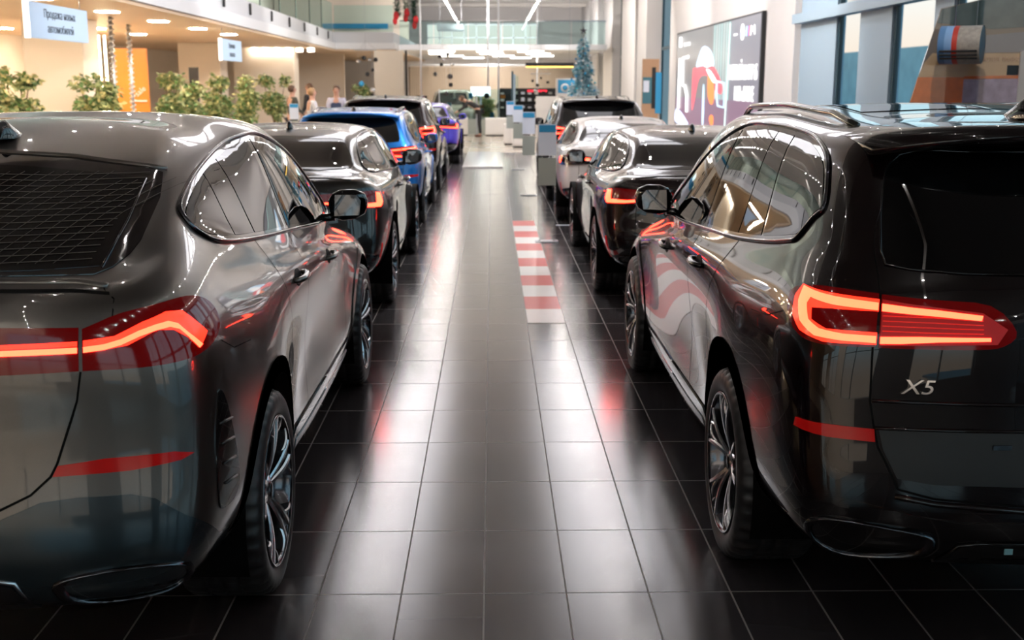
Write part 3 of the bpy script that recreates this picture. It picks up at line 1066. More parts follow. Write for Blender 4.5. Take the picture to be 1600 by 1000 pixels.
def car_suv(car, body_m, sh, style='star', hero=True, lamp='L', badge=None, chrome=None, wheels='star'):
    B = make_body(sh['rows'], 7 if hero else 4, 7 if hero else 4)
    B.y0 = .05
    dlo = [(.506, 1.421), (.572, 1.495), (.706, 1.574), (.943, 1.625), (1.226, 1.645), (1.538, 1.652), (1.958, 1.640), (2.30, 1.575), (2.70, 1.455), (3.06, 1.300), (3.38, 1.145),
           (3.34, 1.100), (2.78, 1.123), (1.891, 1.180), (1.378, 1.210), (.966, 1.250), (.70, 1.288), (.611, 1.310), (.548, 1.381)]
    panes = clip_panes(dlo, [(.955, 1.180, .016), (1.336, 1.40, .006), (1.97, 1.98, .035)], .020)
    greenhouse(B, car, dlo, panes, chrome or M['dark_chrome'], trim_r=.009)
    windscreen(B, car, 3.9, 1.12, 1.62, .74, .60)
    fr = sym([(0, 1.600), (.35, 1.600), (.487, 1.605), (.555, 1.590), (.605, 1.555), (.630, 1.50), (.658, 1.406), (.676, 1.316), (.670, 1.280), (.605, 1.268), (.453, 1.260), (.22, 1.258), (0, 1.258)])
    patch(B, 'rear_window', fr, pr_rear, M['glass'], car, off=.004, h=.05)
    trim(B, 'rear_window_moulding', sym([(0, 1.601), (.35, 1.601), (.487, 1.606), (.555, 1.592), (.607, 1.556), (.633, 1.50), (.661, 1.406), (.679, 1.316), (.673, 1.278), (.605, 1.266), (.453, 1.258), (.22, 1.256), (0, 1.256)]), pr_rear, .0035, M['gloss_black'], car, True, off=.003)
    # roof spoiler over the glass
    mb = MB()
    N = 15
    top, tip, und, bak = [], [], [], []
    for i in range(N):
        x = -.66 + 1.32 * i / (N - 1)
        h1 = pr_top(B, x, .78)
        a = abs(x) / .66
        top.append((x, .80, h1[0].z + .001))
        tip.append((x * 1.0, .30 + .14 * a ** 3, 1.672 - .045 * a * a - .012 * a ** 6))
        und.append((x * 1.0, .31 + .14 * a ** 3, 1.655 - .045 * a * a - .012 * a ** 6))
        bak.append((x * .97, .60, 1.595 - .012 * a * a))
    mids = [((t[0] + q[0]) / 2, (t[1] + q[1]) / 2, (t[2] + q[2]) / 2 + .012) for t, q in zip(top, tip)]
    vs = top + mids + tip + und + bak
    fs = [(j * N + i, j * N + i + 1, (j + 1) * N + i + 1, (j + 1) * N + i) for j in range(4) for i in range(N - 1)]
    fs += [tuple(j * N for j in range(5)), tuple(j * N + N - 1 for j in range(4, -1, -1))]
    mb.add(vs, fs, True)
    sp = mb.build('roof_spoiler', body_m, car)
    if hero:
        MB().cbox((0, .335, 1.647), (.34, .02, .012)).build('high_brake_lamp', M['smoke_lens'], sp)
    gp = Seams('panel_gap', M['gap'], car)
    for s in (1, -1):
        seam(B, gp, smooth_line([(.90 * s, 1.60), (.885 * s, 1.50), (.855 * s, 1.40), (.80 * s, 1.31), (.765 * s, 1.262), (.747 * s, 1.22), (.737 * s, 1.176)], 3), pr_wrap, .006)
        seam(B, gp, [(.752 * s, 1.051), (.748 * s, .884), (.730 * s, .80), (.715 * s, .745), (.688 * s, .698), (.652 * s, .622), (.545 * s, .596), (.282 * s, .578), (0, .575)], pr_wrap, .007)
        seam(B, gp, [(1.17 * s, 1.10), (1.3 * s, 1.06), (1.5 * s, 1.04)], pr_wrap, .004)
    for L in [[(2.54, 1.13), (2.54, .93), (2.50, .60), (2.45, .42)], [(3.42, 1.10), (3.50, .95), (3.52, .7), (3.50, .42)], [(1.30, 1.215), (1.40, 1.10), (1.50, .96), (1.54, .84), (1.5, .72)],
              [(1.62, .42), (2.5, .40), (3.50, .42)]] if not hero else [[(2.02, 1.175), (2.06, .93), (2.02, .60), (1.97, .42)], [(3.25, 1.10), (3.36, .95), (3.38, .7), (3.36, .42)],
              [(1.30, 1.215), (1.40, 1.10), (1.50, .96), (1.54, .84), (1.5, .72)], [(1.62, .42), (2.5, .40), (3.36, .42)]]:
        seam(B, gp, smooth_line(L), pr_side, .006, (1, -1))
    handles(B, car, (1.80, 2.75), (1.045, .99), body_m)
    # tail lamps
    for s in (1, -1):
        L = [(s * a, b) for a, b in [(1.140, 1.180), (.96, 1.205), (.745, 1.196), (.745, 1.046), (.90, 1.044), (.99, 1.058), (1.09, 1.100), (1.15, 1.145)]]
        lens = patch(B, 'tail_lamp', smooth_poly(L, 3, (2, 3)), pr_wrap, M['lens'], car, off=.010, h=.025, label='red outer lens with a hooked glowing light guide')[0]
        L2 = [(s * a, b) for a, b in [(.733, 1.194), (.55, 1.183), (.395, 1.170), (.325, 1.100), (.36, 1.058), (.45, 1.046), (.733, 1.044)]]
        lens2 = patch(B, 'tail_lamp', smooth_poly(L2, 3, (0, 6)), pr_wrap, M['lens'], car, off=.010, h=.025, label='red inner lens on the tailgate')[0]
        glow = [(s * a, b) for a, b in [(1.085, 1.196), (.90, 1.188), (.742, 1.180), (.742, 1.148), (.90, 1.148), (.97, 1.142), (.955, 1.11), (.90, 1.09), (.742, 1.088), (.742, 1.053), (.90, 1.052), (.99, 1.072), (1.06, 1.11), (1.10, 1.16)]]
        patch(B, 'lamp_reflector', glow, pr_wrap, M['lens_glow'], lens, off=.0115, h=.02, inset=.001)
        bar = [(s * a, b) for a, b in [(1.070, 1.193), (.90, 1.180), (.744, 1.170), (.744, 1.150), (.90, 1.158), (.995, 1.168), (1.00, 1.150), (.965, 1.108), (.92, 1.088), (.85, 1.080), (.744, 1.078), (.744, 1.058), (.85, 1.060), (.93, 1.066), (1.0, 1.098), (1.055, 1.150)]]
        patch(B, 'light_guide', bar, pr_wrap, M['light_bar'], lens, off=.0135, h=.02, inset=.001)
        patch(B, 'lamp_reflector', [(s * a, b) for a, b in [(.730, 1.180), (.42, 1.150), (.35, 1.105), (.38, 1.062), (.73, 1.050)]], pr_wrap, M['lens_dim'], lens2, off=.0115, h=.03, inset=.001)
        for q in range(4):
            z = 1.092 + q * .014
            trim(B, 'lamp_rib', [(.725 * s, z + .001), (.56 * s, z), (.42 * s, z - .002 * q)], pr_wrap, .0014, M['lamp_rib'], lens2, off=.012)
        patch(B, 'light_guide', [(s * a, b) for a, b in [(.730, 1.168), (.55, 1.155), (.42, 1.142), (.425, 1.128), (.55, 1.138), (.730, 1.148)]], pr_wrap, M['light_bar'], lens2, off=.0135, h=.02, inset=.001)
        patch(B, 'light_guide', [(s * a, b) for a, b in [(.730, 1.076), (.60, 1.080), (.40, 1.081), (.40, 1.071), (.55, 1.066), (.66, 1.058), (.730, 1.056)]], pr_wrap, M['light_bar'], lens2, off=.0135, h=.02, inset=.001)
        patch(B, 'bumper_reflector', [(s * a, b) for a, b in [(.965, .806), (.86, .806), (.730, .800), (.725, .762), (.86, .768), (.972, .778)]], pr_wrap, M['reflector'], car, off=.006, h=.03)
    # tailgate creases and plate recess
    trim(B, 'tailgate_crease', [(-.742, .885), (-.3, .882), (0, .882), (.3, .882), (.742, .885)], pr_wrap, .006, body_m, car, off=.000)
    patch(B, 'plate_recess', sym([(0, .800), (.30, .800), (.715, .798), (.700, .74), (.655, .655), (.55, .640), (0, .635)]), pr_wrap, M['satin_black'], car, off=.003, h=.05)
    trim(B, 'tailgate_crease', [(-.728, .803), (-.3, .803), (0, .803), (.3, .803), (.728, .803)], pr_wrap, .006, body_m, car, off=.001)
    trim(B, 'bumper_edge', [(-.66, .600), (-.545, .580), (-.28, .562), (0, .558), (.28, .562), (.545, .580), (.66, .600)], pr_wrap, .010, body_m, car, off=.001)
    if badge:
        lettering_on(B, car, badge, -.605, .930, .062, M['chrome'])
        hh = pr_rear(B, -.355, .757)[0]
        MB().cbox((hh.x, hh.y - .006, hh.z), (.055, .006, .014)).build('small_emblem', M['dark_chrome'], car)
        hh = pr_rear(B, -.305, .425)[0]
        MB().cbox((hh.x, hh.y - .012, hh.z), (.026, .004, .020)).build('sticker', M['sticker'], car)
    low = [(-1.30, .36), (-1.20, .43), (-1.05, .45), (-.93, .52), (-.88, .568), (-.82, .585), (-.74, .573), (-.578, .538), (-.46, .522), (0, .530), (.46, .522), (.578, .538), (.74, .573), (.82, .585), (.88, .568), (.93, .52), (1.05, .45), (1.20, .43), (1.30, .36),
           (1.0, .33), (.6, .32), (0, .32), (-.6, .32), (-1.0, .33)]
    patch(B, 'rear_bumper_trim', low, pr_wrap, M['gloss_black'], car, off=.006, h=.045)
    patch(B, 'diffuser', sym([(0, .450), (.38, .450), (.45, .44), (.50, .36), (0, .345)]), pr_wrap, M['satin_black'], car, off=.009, h=.04)
    trim(B, 'diffuser_edge', [(-.50, .375), (-.458, .446), (-.39, .456), (0, .456), (.39, .456), (.458, .446), (.50, .375)], pr_wrap, .005, M['gloss_black'], car, off=.009)
    exhaust_tip(B, car, smooth_poly([(.915, .435), (.895, .485), (.84, .515), (.76, .513), (.58, .485), (.535, .455), (.56, .400), (.70, .375), (.86, .380)], 3), M['dark_chrome'])
    patch(B, 'sill_trim', [(1.52, .40), (1.60, .44), (3.40, .42), (3.5, .36), (3.45, .30), (1.55, .30)], pr_side, M['gloss_black'], car, off=.008, h=.06, sides=(1, -1))
    patch(B, 'sill_accent', [(1.62, .385), (3.30, .375), (3.30, .345), (1.62, .35)], pr_side, M['alloy'], car, off=.012, h=.06, sides=(1, -1))
    # roof rails
    for s in (1, -1):
        pts = []
        for i in range(25):
            t = i / 24; y = .86 + 1.85 * t
            lift = .034 * min(1, math.sin(PI * t) * 2.6)
            hh = pr_top(B, .585 + .035 * math.sin(PI * t), y)
            pts.append((hh[0].x * s, y, hh[0].z + lift - .004))
        MB().tube(pts, .015, 8).build('roof_rail', M['gloss_black'], car)
    cut_arches(B, sh, car, body_m)
    for ay in sh['ax']:
        for s in (1, -1):
            add_wheel(car, .985, ay, sh['rw'], wheels, s, hero)
    add_mirror(car, .88, 3.10, 1.19, body_m)
    shark_fin(B, car, .90, M['gloss_black'])
    if hero:
        gp2 = Seams('sunroof_gap', M['gap'], car)
        for x in (-.44, .44):
            seam(B, gp2, [(x, .95), (x, 2.6)], pr_top, .006)
        seam(B, gp2, [(-.44, 1.30), (.44, 1.30)], pr_top, .006)
        patch(B, 'glass_roof', [(-.42, 1.34), (.42, 1.34), (.40, 2.45), (-.40, 2.45)], pr_top, M['glass'], car, off=.0025, h=.06)
    finish_body(B, car, body_m)


def car_sedan(car, body_m, sh, lamp='slim', wheels='twin', chrome=None, two_door=False, tinted=True):
    B = make_body(sh['rows'], 5, 5)
    B.W = .93; B.RC = .32; B.y0 = .05
    dlo = [(.95, 1.125), (1.02, 1.200), (1.20, 1.295), (1.50, 1.360), (1.95, 1.395), (2.4, 1.392), (2.75, 1.340), (3.1, 1.230), (3.42, 1.085), (3.50, 1.020), (3.0, 1.020), (2.2, 1.045), (1.5, 1.070), (1.15, 1.085)]
    cuts = [(1.42, 1.50, .010), (2.13, 2.05, .030)] if not two_door else [(1.90, 1.86, .03)]
    greenhouse(B, car, dlo, clip_panes(dlo, cuts, .018), chrome or M['gloss_black'], trim_r=.007)
    windscreen(B, car, 3.8, 1.06, 1.38, .72, .55)
    fr = sym([(0, 1.385), (.40, 1.378), (.52, 1.355), (.59, 1.27), (.645, 1.175), (.63, 1.150), (.40, 1.140), (0, 1.138)])
    patch(B, 'rear_window', fr, pr_rear, M['glass'] if tinted else M['glass_clear'], car, off=.004, h=.05)
    gp = Seams('panel_gap', M['gap'], car)
    for s in (1, -1):
        seam(B, gp, [(.70 * s, .62), (.70 * s, .90)], pr_wrap, .006)
    seam(B, gp, [(-.70, .62), (0, .60), (.70, .62)], pr_wrap, .006)
    for L in [[(2.12, 1.03), (2.14, .8), (2.1, .40)], [(3.28, 1.0), (3.34, .8), (3.30, .40)]] + ([] if two_door else [[(1.30, 1.07), (1.42, .95), (1.50, .80), (1.46, .68)]]):
        seam(B, gp, smooth_line(L), pr_side, .006, (1, -1))
    handles(B, car, (1.78, 2.78) if not two_door else (2.3,), (.93, .90), body_m)
    lip = [(-.74, 1.093), (-.5, 1.108), (0, 1.114), (.5, 1.108), (.74, 1.093)]
    trim(B, 'boot_spoiler', lip, pr_wrap, .012, body_m, car, off=-.002)
    for s in (1, -1):
        if lamp == 'slim':
            L = [(.40, .985), (.75, 1.005), (1.00, 1.010), (1.12, .985), (1.13, .90), (1.00, .875), (.75, .885), (.42, .915)]
            G = [(.98, .995), (1.07, .985), (1.085, .915), (1.02, .885), (.80, .893), (.45, .925), (.45, .937), (.80, .915), (.96, .92)]
        elif lamp == 'dark':
            L = [(.46, .955), (.75, .985), (1.00, .985), (1.16, .95), (1.13, .87), (1.00, .850), (.75, .850), (.50, .875)]
            G = [(1.04, .965), (1.12, .950), (1.10, .890), (1.04, .875)]
        L = smooth_poly([(s * a, b) for a, b in L], 3)
        lens = patch(B, 'tail_lamp', L, pr_wrap, M['lens'] if lamp == 'slim' else M['smoke_lens'], car, off=.008, h=.03)[0]
        patch(B, 'light_guide', [(s * a, b) for a, b in G], pr_wrap, M['light_bar'], lens, off=.011, h=.02, inset=.001)
        if lamp == 'dark':
            patch(B, 'light_guide', [(s * a, b) for a, b in [(.54, .945), (.62, .952), (.62, .905), (.56, .90)]], pr_wrap, M['light_bar'], lens, off=.011, h=.02, inset=.001)
        patch(B, 'bumper_reflector', [(s * a, b) for a, b in [(1.02, .60), (1.05, .60), (1.03, .42), (1.0, .42)]], pr_wrap, M['reflector'], car, off=.006, h=.03)
    low = sym([(0, .47), (.55, .47), (.72, .55), (.95, .52), (1.10, .42), (1.05, .33), (0, .32)])
    patch(B, 'rear_bumper_trim', low, pr_wrap, M['gloss_black'], car, off=.006, h=.05)
    exhaust_tip(B, car, smooth_poly([(.58, .43), (.66, .45), (.80, .45), (.86, .43), (.85, .385), (.62, .385)], 3), M['dark_chrome'])
    patch(B, 'sill_trim', [(1.50, .36), (3.42, .34), (3.42, .27), (1.50, .28)], pr_side, M['gloss_black'], car, off=.008, h=.06, sides=(1, -1))
    cut_arches(B, sh, car, body_m, .035)
    for ay in sh['ax']:
        for s in (1, -1):
            add_wheel(car, .945, ay, sh['rw'], wheels, s, False)
    add_mirror(car, .86, 3.10, 1.09, M['gloss_black'] if lamp == 'dark' else body_m)
    shark_fin(B, car, 1.62, M['gloss_black'])
    finish_body(B, car, body_m)


M['lens_dim'] = mat('tail_lamp_inner_ribs', (0.10, 0.002, 0.003), 0.3, emit=(1.0, 0.010, 0.012), es=0.10)
M['lamp_rib'] = mat('tail_lamp_rib', (0.3, 0.01, 0.01), 0.3, emit=(1.0, 0.02, 0.01), es=0.35)
M['net'] = mat('luggage_net_grey', (0.07, 0.065, 0.06), 0.8)
M['bumper_trim'] = mat('slate_bumper_trim', (0.030, 0.055, 0.070), 0.20, 0.4, coat=.6)
M['sticker'] = mat('pale_blue_sticker', (0.3, 0.7, 0.85), 0.4)
M['glass_clear'] = mat('lightly_tinted_glass', (0.03, 0.035, 0.04), 0.02, coat=1.0, coat_rough=0.0)

# ------------------------------------------------------------------ surfaces of the hall
def floor_material(name, tile, grout_c, rough, tw=.3, th=.6, ox=-.035, oy=3.91, grout=.0035, spec=.5):
    m = mat(name, tile, rough, spec=spec)
    nt = m.node_tree; p = nt.nodes['Principled BSDF']; L = nt.links
    tc = nt.nodes.new('ShaderNodeTexCoord'); mp = nt.nodes.new('ShaderNodeMapping')
    mp.inputs['Location'].default_value = (-ox + 60 * tw, -oy + 60 * th, 0)
    br = nt.nodes.new('ShaderNodeTexBrick')
    br.offset = 0; br.squash = 1
    br.inputs['Scale'].default_value = 1
    br.inputs['Brick Width'].default_value = tw; br.inputs['Row Height'].default_value = th
    br.inputs['Mortar Size'].default_value = grout; br.inputs['Mortar Smooth'].default_value = .1
    br.inputs['Bias'].default_value = 0
    br.inputs['Color1'].default_value = tuple(c * .85 for c in tile[:3]) + (1,)
    br.inputs['Color2'].default_value = tuple(c * 1.2 for c in tile[:3]) + (1,)
    br.inputs['Mortar'].default_value = tuple(grout_c[:3]) + (1,)
    L.new(tc.outputs['Object'], mp.inputs[0]); L.new(mp.outputs[0], br.inputs['Vector'])
    L.new(br.outputs['Color'], p.inputs['Base Color'])
    n = nt.nodes.new('ShaderNodeTexNoise'); n.inputs['Scale'].default_value = 2.2; n.inputs['Detail'].default_value = 5
    L.new(tc.outputs['Object'], n.inputs['Vector'])
    mr = nt.nodes.new('ShaderNodeMapRange'); mr.inputs['To Min'].default_value = rough * .8; mr.inputs['To Max'].default_value = rough * 1.25
    L.new(n.outputs['Fac'], mr.inputs['Value'])
    mx = nt.nodes.new('ShaderNodeMix'); mx.inputs[3].default_value = .6
    L.new(br.outputs['Fac'], mx.inputs[0]); L.new(mr.outputs[0], mx.inputs[2])
    L.new(mx.outputs[0], p.inputs['Roughness'])
    return m


M['floor_dark'] = floor_material('dark_tile_floor', (.049, .046, .051), (.32, .31, .30), .185, spec=.7)
M['floor_light'] = floor_material('pale_tile_floor', (.62, .55, .46), (.45, .42, .38), .14, .6, .6, grout=.004)
M['wall_white'] = mat('white_plaster', (.74, .71, .70), .6, noise=(1.5, .03))
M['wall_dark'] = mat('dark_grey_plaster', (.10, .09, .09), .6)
M['ceiling_glow'] = mat('added_ceiling_glow', (.8, .8, .8), .5, emit=(.97, .95, 1), es=1.9)
M['wall_cream'] = mat('cream_plaster', (.86, .77, .66), .6, noise=(1.2, .04))
M['ceiling'] = mat('beige_ceiling_panels', (.70, .66, .62), .6, noise=(.6, .06))
M['soffit'] = mat('peach_soffit', (.78, .58, .40), .5, noise=(.8, .04))
M['fascia'] = mat('white_fascia', (.80, .82, .86), .4)
M['fascia_grey'] = mat('pale_grey_fascia', (.62, .64, .68), .45)
M['blue_steel'] = mat('blue_grey_painted_steel', (.36, .50, .62), .4)
M['teal_frame'] = mat('dark_teal_frame', (.03, .075, .10), .35)
M['win_glass'] = mat('window_glass', (.85, .95, .97), .0, trans=1.0, ior=1.01, spec=.5)
M['rail_glass'] = mat('green_tinted_glass', (.70, .90, .90), .03, trans=1.0, ior=1.02)
M['acrylic'] = mat('clear_acrylic', (.97, .98, .98), .02, trans=1.0, ior=1.05)
M['ground'] = mat('dusk_car_park', (.16, .22, .25), .8, noise=(.3, .3))
M['hedge'] = mat('far_building_teal', (.24, .34, .37), .8, noise=(.5, .3))
M['lamp_warm'] = mat('warm_downlight', (.9, .85, .7), .4, emit=(1, .85, .66), es=70)
M['lamp_panel'] = mat('ceiling_luminaire', (.9, .9, .85), .4, emit=(1, .93, .80), es=7)
M['spot'] = mat('spot_bulb', (.9, .9, .9), .4, emit=(1, .95, .90), es=450)
M['strip'] = mat('warm_light_strip', (.9, .8, .6), .4, emit=(1, .80, .48), es=9)
M['orange'] = mat('orange_door_panel', (.72, .24, .035), .35, noise=(2, .08))
M['wood'] = mat('light_wood', (.55, .36, .20), .45, noise=(5, .15))
M['white'] = mat('white_laminate', (.82, .80, .78), .35)
M['grey'] = mat('mid_grey_plate', (.36, .39, .35), .35)
M['steel'] = mat('brushed_steel', (.52, .54, .57), .32, 1.0)
M['paper'] = mat('pale_blue_paper', (.72, .78, .90), .55)
M['header_blue'] = mat('blue_header', (.03, .30, .58), .45)
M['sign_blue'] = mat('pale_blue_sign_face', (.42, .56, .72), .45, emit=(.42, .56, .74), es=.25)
M['sign_edge'] = mat('lit_white_sign_edge', (.9, .9, .85), .5, emit=(1, .95, .85), es=1.2)
M['ink'] = mat('dark_blue_ink', (.015, .03, .05), .5)
M['black'] = mat('matt_black', (.012, .012, .013), .55)
M['curb_red'] = mat('red_floor_film', (.62, .055, .055), .3, noise=(6, .06))
M['curb_white'] = mat('white_floor_film', (.78, .77, .77), .3, noise=(6, .03))
M['mat_white'] = mat('white_gloss_platform', (.78, .76, .76), .12)
M['pot'] = mat('white_planter', (.7, .68, .64), .4)
M['soil'] = mat('potting_soil', (.03, .02, .015), .9)
M['bark'] = mat('bark', (.13, .075, .04), .8)
M['leaf_a'] = mat('sage_green_leaf', (.34, .38, .17), .5, noise=(9, .5))
M['leaf_b'] = mat('deep_green_leaf', (.10, .20, .06), .5, noise=(9, .4))
M['leaf_c'] = mat('yellow_green_leaf', (.58, .52, .24), .5, noise=(9, .3))

M['slat'] = mat('pale_wood_slats', (.60, .50, .40), .5)
M['screen_white'] = mat('white_monitor_picture', (.1, .1, .1), .3, emit=(.85, .97, 1.0), es=1.3)
M['bauble_cyan'] = mat('cyan_bauble', (.10, .50, .62), .15, .6)
M['panel_dark'] = mat('brown_tinted_glass', (.26, .21, .16), .06, coat=1.0)
M['panel_green'] = mat('painted_green_reflection', (.10, .14, .14), .06, coat=1.0, noise=(6, .4))
M['panel_slate'] = mat('painted_slate_reflection', (.26, .27, .30), .06, coat=1.0)
M['panel_tan'] = mat('painted_tan_reflection', (.62, .43, .25), .1, coat=1.0, noise=(3, .15))
M['panel_orange'] = mat('orange_gloss_panel', (.75, .16, .015), .1, coat=1.0, noise=(7, .3))
M['panel_picture'] = mat('lilac_picture', (.40, .34, .50), .2, coat=1.0, noise=(10, .5))
M['panel_letter'] = mat('peach_letter_reflection', (.80, .58, .42), .4)
M['bag_blue'] = mat('bag_blue', (.10, .26, .55), .4)
M['bag_light_blue'] = mat('bag_light_blue', (.22, .42, .75), .4)
M['bag_red'] = mat('bag_red', (.60, .05, .03), .4)
M['bag_check'] = mat('bag_grey', (.38, .36, .33), .45, noise=(25, .5))
M['bag_end'] = mat('bag_end_blue', (.03, .09, .14), .35)

WALL_X = 5.5


def structure(mb, name, m, kind='structure', **k):
    o = mb.build(name, m, **k)
    o['kind'] = kind
    return o


# floor: dark tiles in front, pale tiles beyond
structure(MB().prism([(-5.4, -1.5), (-.9, -1.5), (-.9, -9), (6.2, -9), (6.2, 31), (-5.4, 31)], 'z', -.2, 0), 'floor', M['floor_dark'])
structure(MB().box((-5.4, -9, -.2), (-.9, -1.5, 0)), 'floor_back', M['floor_light'])  # unseen floor made pale to brighten the grey car's reflections
structure(MB().box((-15, -9, -.2), (-5.4, 31, 0)), 'floor_left', M['floor_light'])  # unseen floor made pale to bounce light up to the soffit
structure(MB().box((-15, 31, -.2), (6.2, 71, 0)), 'floor_pale', M['floor_light'])
structure(MB().box((-15, 10.5, 6.2), (6.2, 71, 6.4)), 'ceiling', M['ceiling'])
structure(MB().box((-15, -9, 6.2), (6.2, 10.5, 6.4)), 'ceiling_back', M['wall_dark'])  # unseen part made dark so the cars reflect less light
# beams across the ceiling
for i in range(14):
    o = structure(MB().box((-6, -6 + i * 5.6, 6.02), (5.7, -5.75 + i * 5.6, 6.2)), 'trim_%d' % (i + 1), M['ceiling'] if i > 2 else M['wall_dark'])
structure(MB().box((-15.2, -9, -.2), (-15, 71, 6.4)), 'wall_left', M['wall_cream'])
# far wall with its window band
fw = MB()
fw.box((-15, 70, 0), (-3.8, 70.3, 6.2)).box((2.72, 70, 0), (6.2, 70.3, 6.2)).box((-3.8, 70, 0), (2.72, 70.3, 3.82)).box((-3.8, 70, 5.25), (2.72, 70.3, 6.2))
structure(fw, 'wall_far', M['wall_white'])
wf = MB()
for i in range(10):
    x = -3.8 + 6.52 * i / 9
    wf.box((x - .03, 69.96, 3.82), (x + .03, 70.1, 5.25))
wf.box((-3.8, 69.96, 4.42), (2.72, 70.1, 4.48)).box((-3.8, 69.96, 5.18), (2.72, 70.1, 5.25)).box((-3.8, 69.96, 3.82), (2.72, 70.1, 3.88))
w = structure(wf, 'window_1', M['steel'])
MB().box((-3.8, 70.12, 3.82), (2.72, 70.14, 5.25)).build('window_glass', M['win_glass'], w)
# back wall behind the photographer, with its own daylight windows
bw = MB()
bw.box((-15, -9.3, 0), (-.9, -9, .5)).box((-15, -9.3, 4.6), (-.9, -9, 6.2))
for x0, x1 in ((-15, -12.8), (-8.8, -7.2), (-4.4, -2.8)): bw.box((x0, -9.3, .5), (x1, -9, 4.6))
structure(bw, 'wall_back_left', M['wall_cream'])
bw = MB()
bw.box((-.9, -9.3, 0), (6.2, -9, .5)).box((-.9, -9.3, 4.6), (6.2, -9, 6.2))
for x0, x1 in ((0, 1.6), (4.2, 6.2)): bw.box((x0, -9.3, .5), (x1, -9, 4.6))
structure(bw, 'wall_back_right', M['wall_dark'])
for i, (a, b) in enumerate(((-12.8, -8.8), (-7.2, -4.4), (-2.8, 0), (1.6, 4.2))):
    mb = MB()
    for x in (a, (a + b) / 2 - .03, b - .06): mb.box((x, -9.2, .5), (x + .06, -9.05, 4.6))
    mb.box((a, -9.2, 2.5), (b, -9.05, 2.56))
    w = structure(mb, 'window_%d' % (i + 2), M['teal_frame'])
    MB().box((a, -9.16, .5), (b, -9.15, 4.6)).build('window_glass', M['win_glass'], w)

# right wall: piers, glazing between them, the solid bay that carries the video wall
rw = MB()
X0, X1 = WALL_X, WALL_X + .35
rw.box((X0, 20.9, 0), (X1, 36.4, 6.2))
for y0, y1, dx in ((38.3, 40.6, .5), (42.5, 46.9, .35), (50.5, 54.5, .35), (58.0, 61.5, .3), (64.5, 70, .2)):
    rw.box((X0 - dx, y0, 0), (X1, y1, 6.2))
rw.box((X0, -9, 5.6), (X1, 21.2, 6.2)).box((X0, 36.4, 5.7), (X1, 70, 6.2)).box((X0, -9, 0), (X1, 71, .12))
structure(rw, 'wall_right', M['wall_white'])
n = 6
for y0, y1 in ((-8.5, -5.2), (-4.8, -1.2), (-.8, 2.6), (3.0, 6.2), (6.6, 9.9), (10.5, 14.0), (14.6, 16.15), (17.55, 18.75), (36.4, 38.3), (40.6, 42.5), (46.9, 50.5), (54.5, 58), (61.5, 64.5)):
    mb = MB()
    for y in (y0, y1 - .08): mb.box((X0, y, .12), (X0 + .07, y + .06, 5.7))
    for z in (.12, 2.86, 5.5): mb.box((X0, y0, z), (X0 + .07, y1, z + .10))
    if y1 - y0 > 2.4: mb.box((X0 + .01, (y0 + y1) / 2, .12), (X0 + .06, (y0 + y1) / 2 + .05, 5.6))
    w = structure(mb, 'window_%d' % n, M['teal_frame']); n += 1
    MB().box((X0 + .03, y0, .12), (X0 + .04, y1, 5.6)).build('window_glass', M['win_glass'], w)
# blue-grey steel uprights between the nearer bays
k = 20
for y0, y1 in ((-5.2, -4.8), (-1.2, -.8), (2.6, 3.0), (6.2, 6.6), (9.9, 10.5), (14.0, 14.6), (16.15, 17.55), (18.75, 20.9)):
    structure(MB().box((X0 - .03, y0, 0), (X0 + .12, y1, 5.7)), 'trim_%d' % k, M['blue_steel']); k += 1
structure(MB().box((X0 - .2, -9, 2.84), (X0 - .02, 20.9, 3.0)), 'trim_%d' % k, M['blue_steel']); k += 1
structure(MB().box((X0 - .12, 21.0, 0), (X0, 23.0, 6.2)), 'trim_%d' % k, M['wall_white']); k += 1
# outside
structure(MB().box((6.2, -60, -.6), (160, 160, -.3)), 'ground', M['ground'])
tag(MB().box((40, -40, -.3), (46, 190, 5.2)).build('distant_building', M['hedge']), 'low dark building far outside beyond the right-hand windows', 'building')

ORD = ['first', 'second', 'third', 'fourth', 'fifth', 'sixth', 'seventh', 'eighth', 'ninth', 'tenth', 'eleventh']

# ------------------------------------------------------------------ left: mezzanine and the rooms under it
sf = MB().prism([(-15, -9), (-5.95, -9), (-5.95, 18), (-6.1, 30), (-6.35, 48), (-3.95, 48.2), (-3.95, 70), (-15, 70)], 'z', 3.1, 3.16)
structure(sf, 'ceiling_lower', M['soffit'])
fc = MB().prism([(-15, -9), (-5.90, -9), (-5.90, 18), (-6.05, 30), (-6.30, 47.9), (-3.90, 48.1), (-3.90, 70), (-15, 70)], 'z', 3.17, 3.42)
structure(fc, 'trim_40', M['fascia'])
fc = MB().prism([(-15, -9), (-6.0, -9), (-6.0, 18), (-6.15, 30), (-6.40, 48.0), (-4.0, 48.2), (-4.0, 70), (-15, 70)], 'z', 3.42, 3.85)
structure(fc, 'trim_41', M['fascia_grey'])
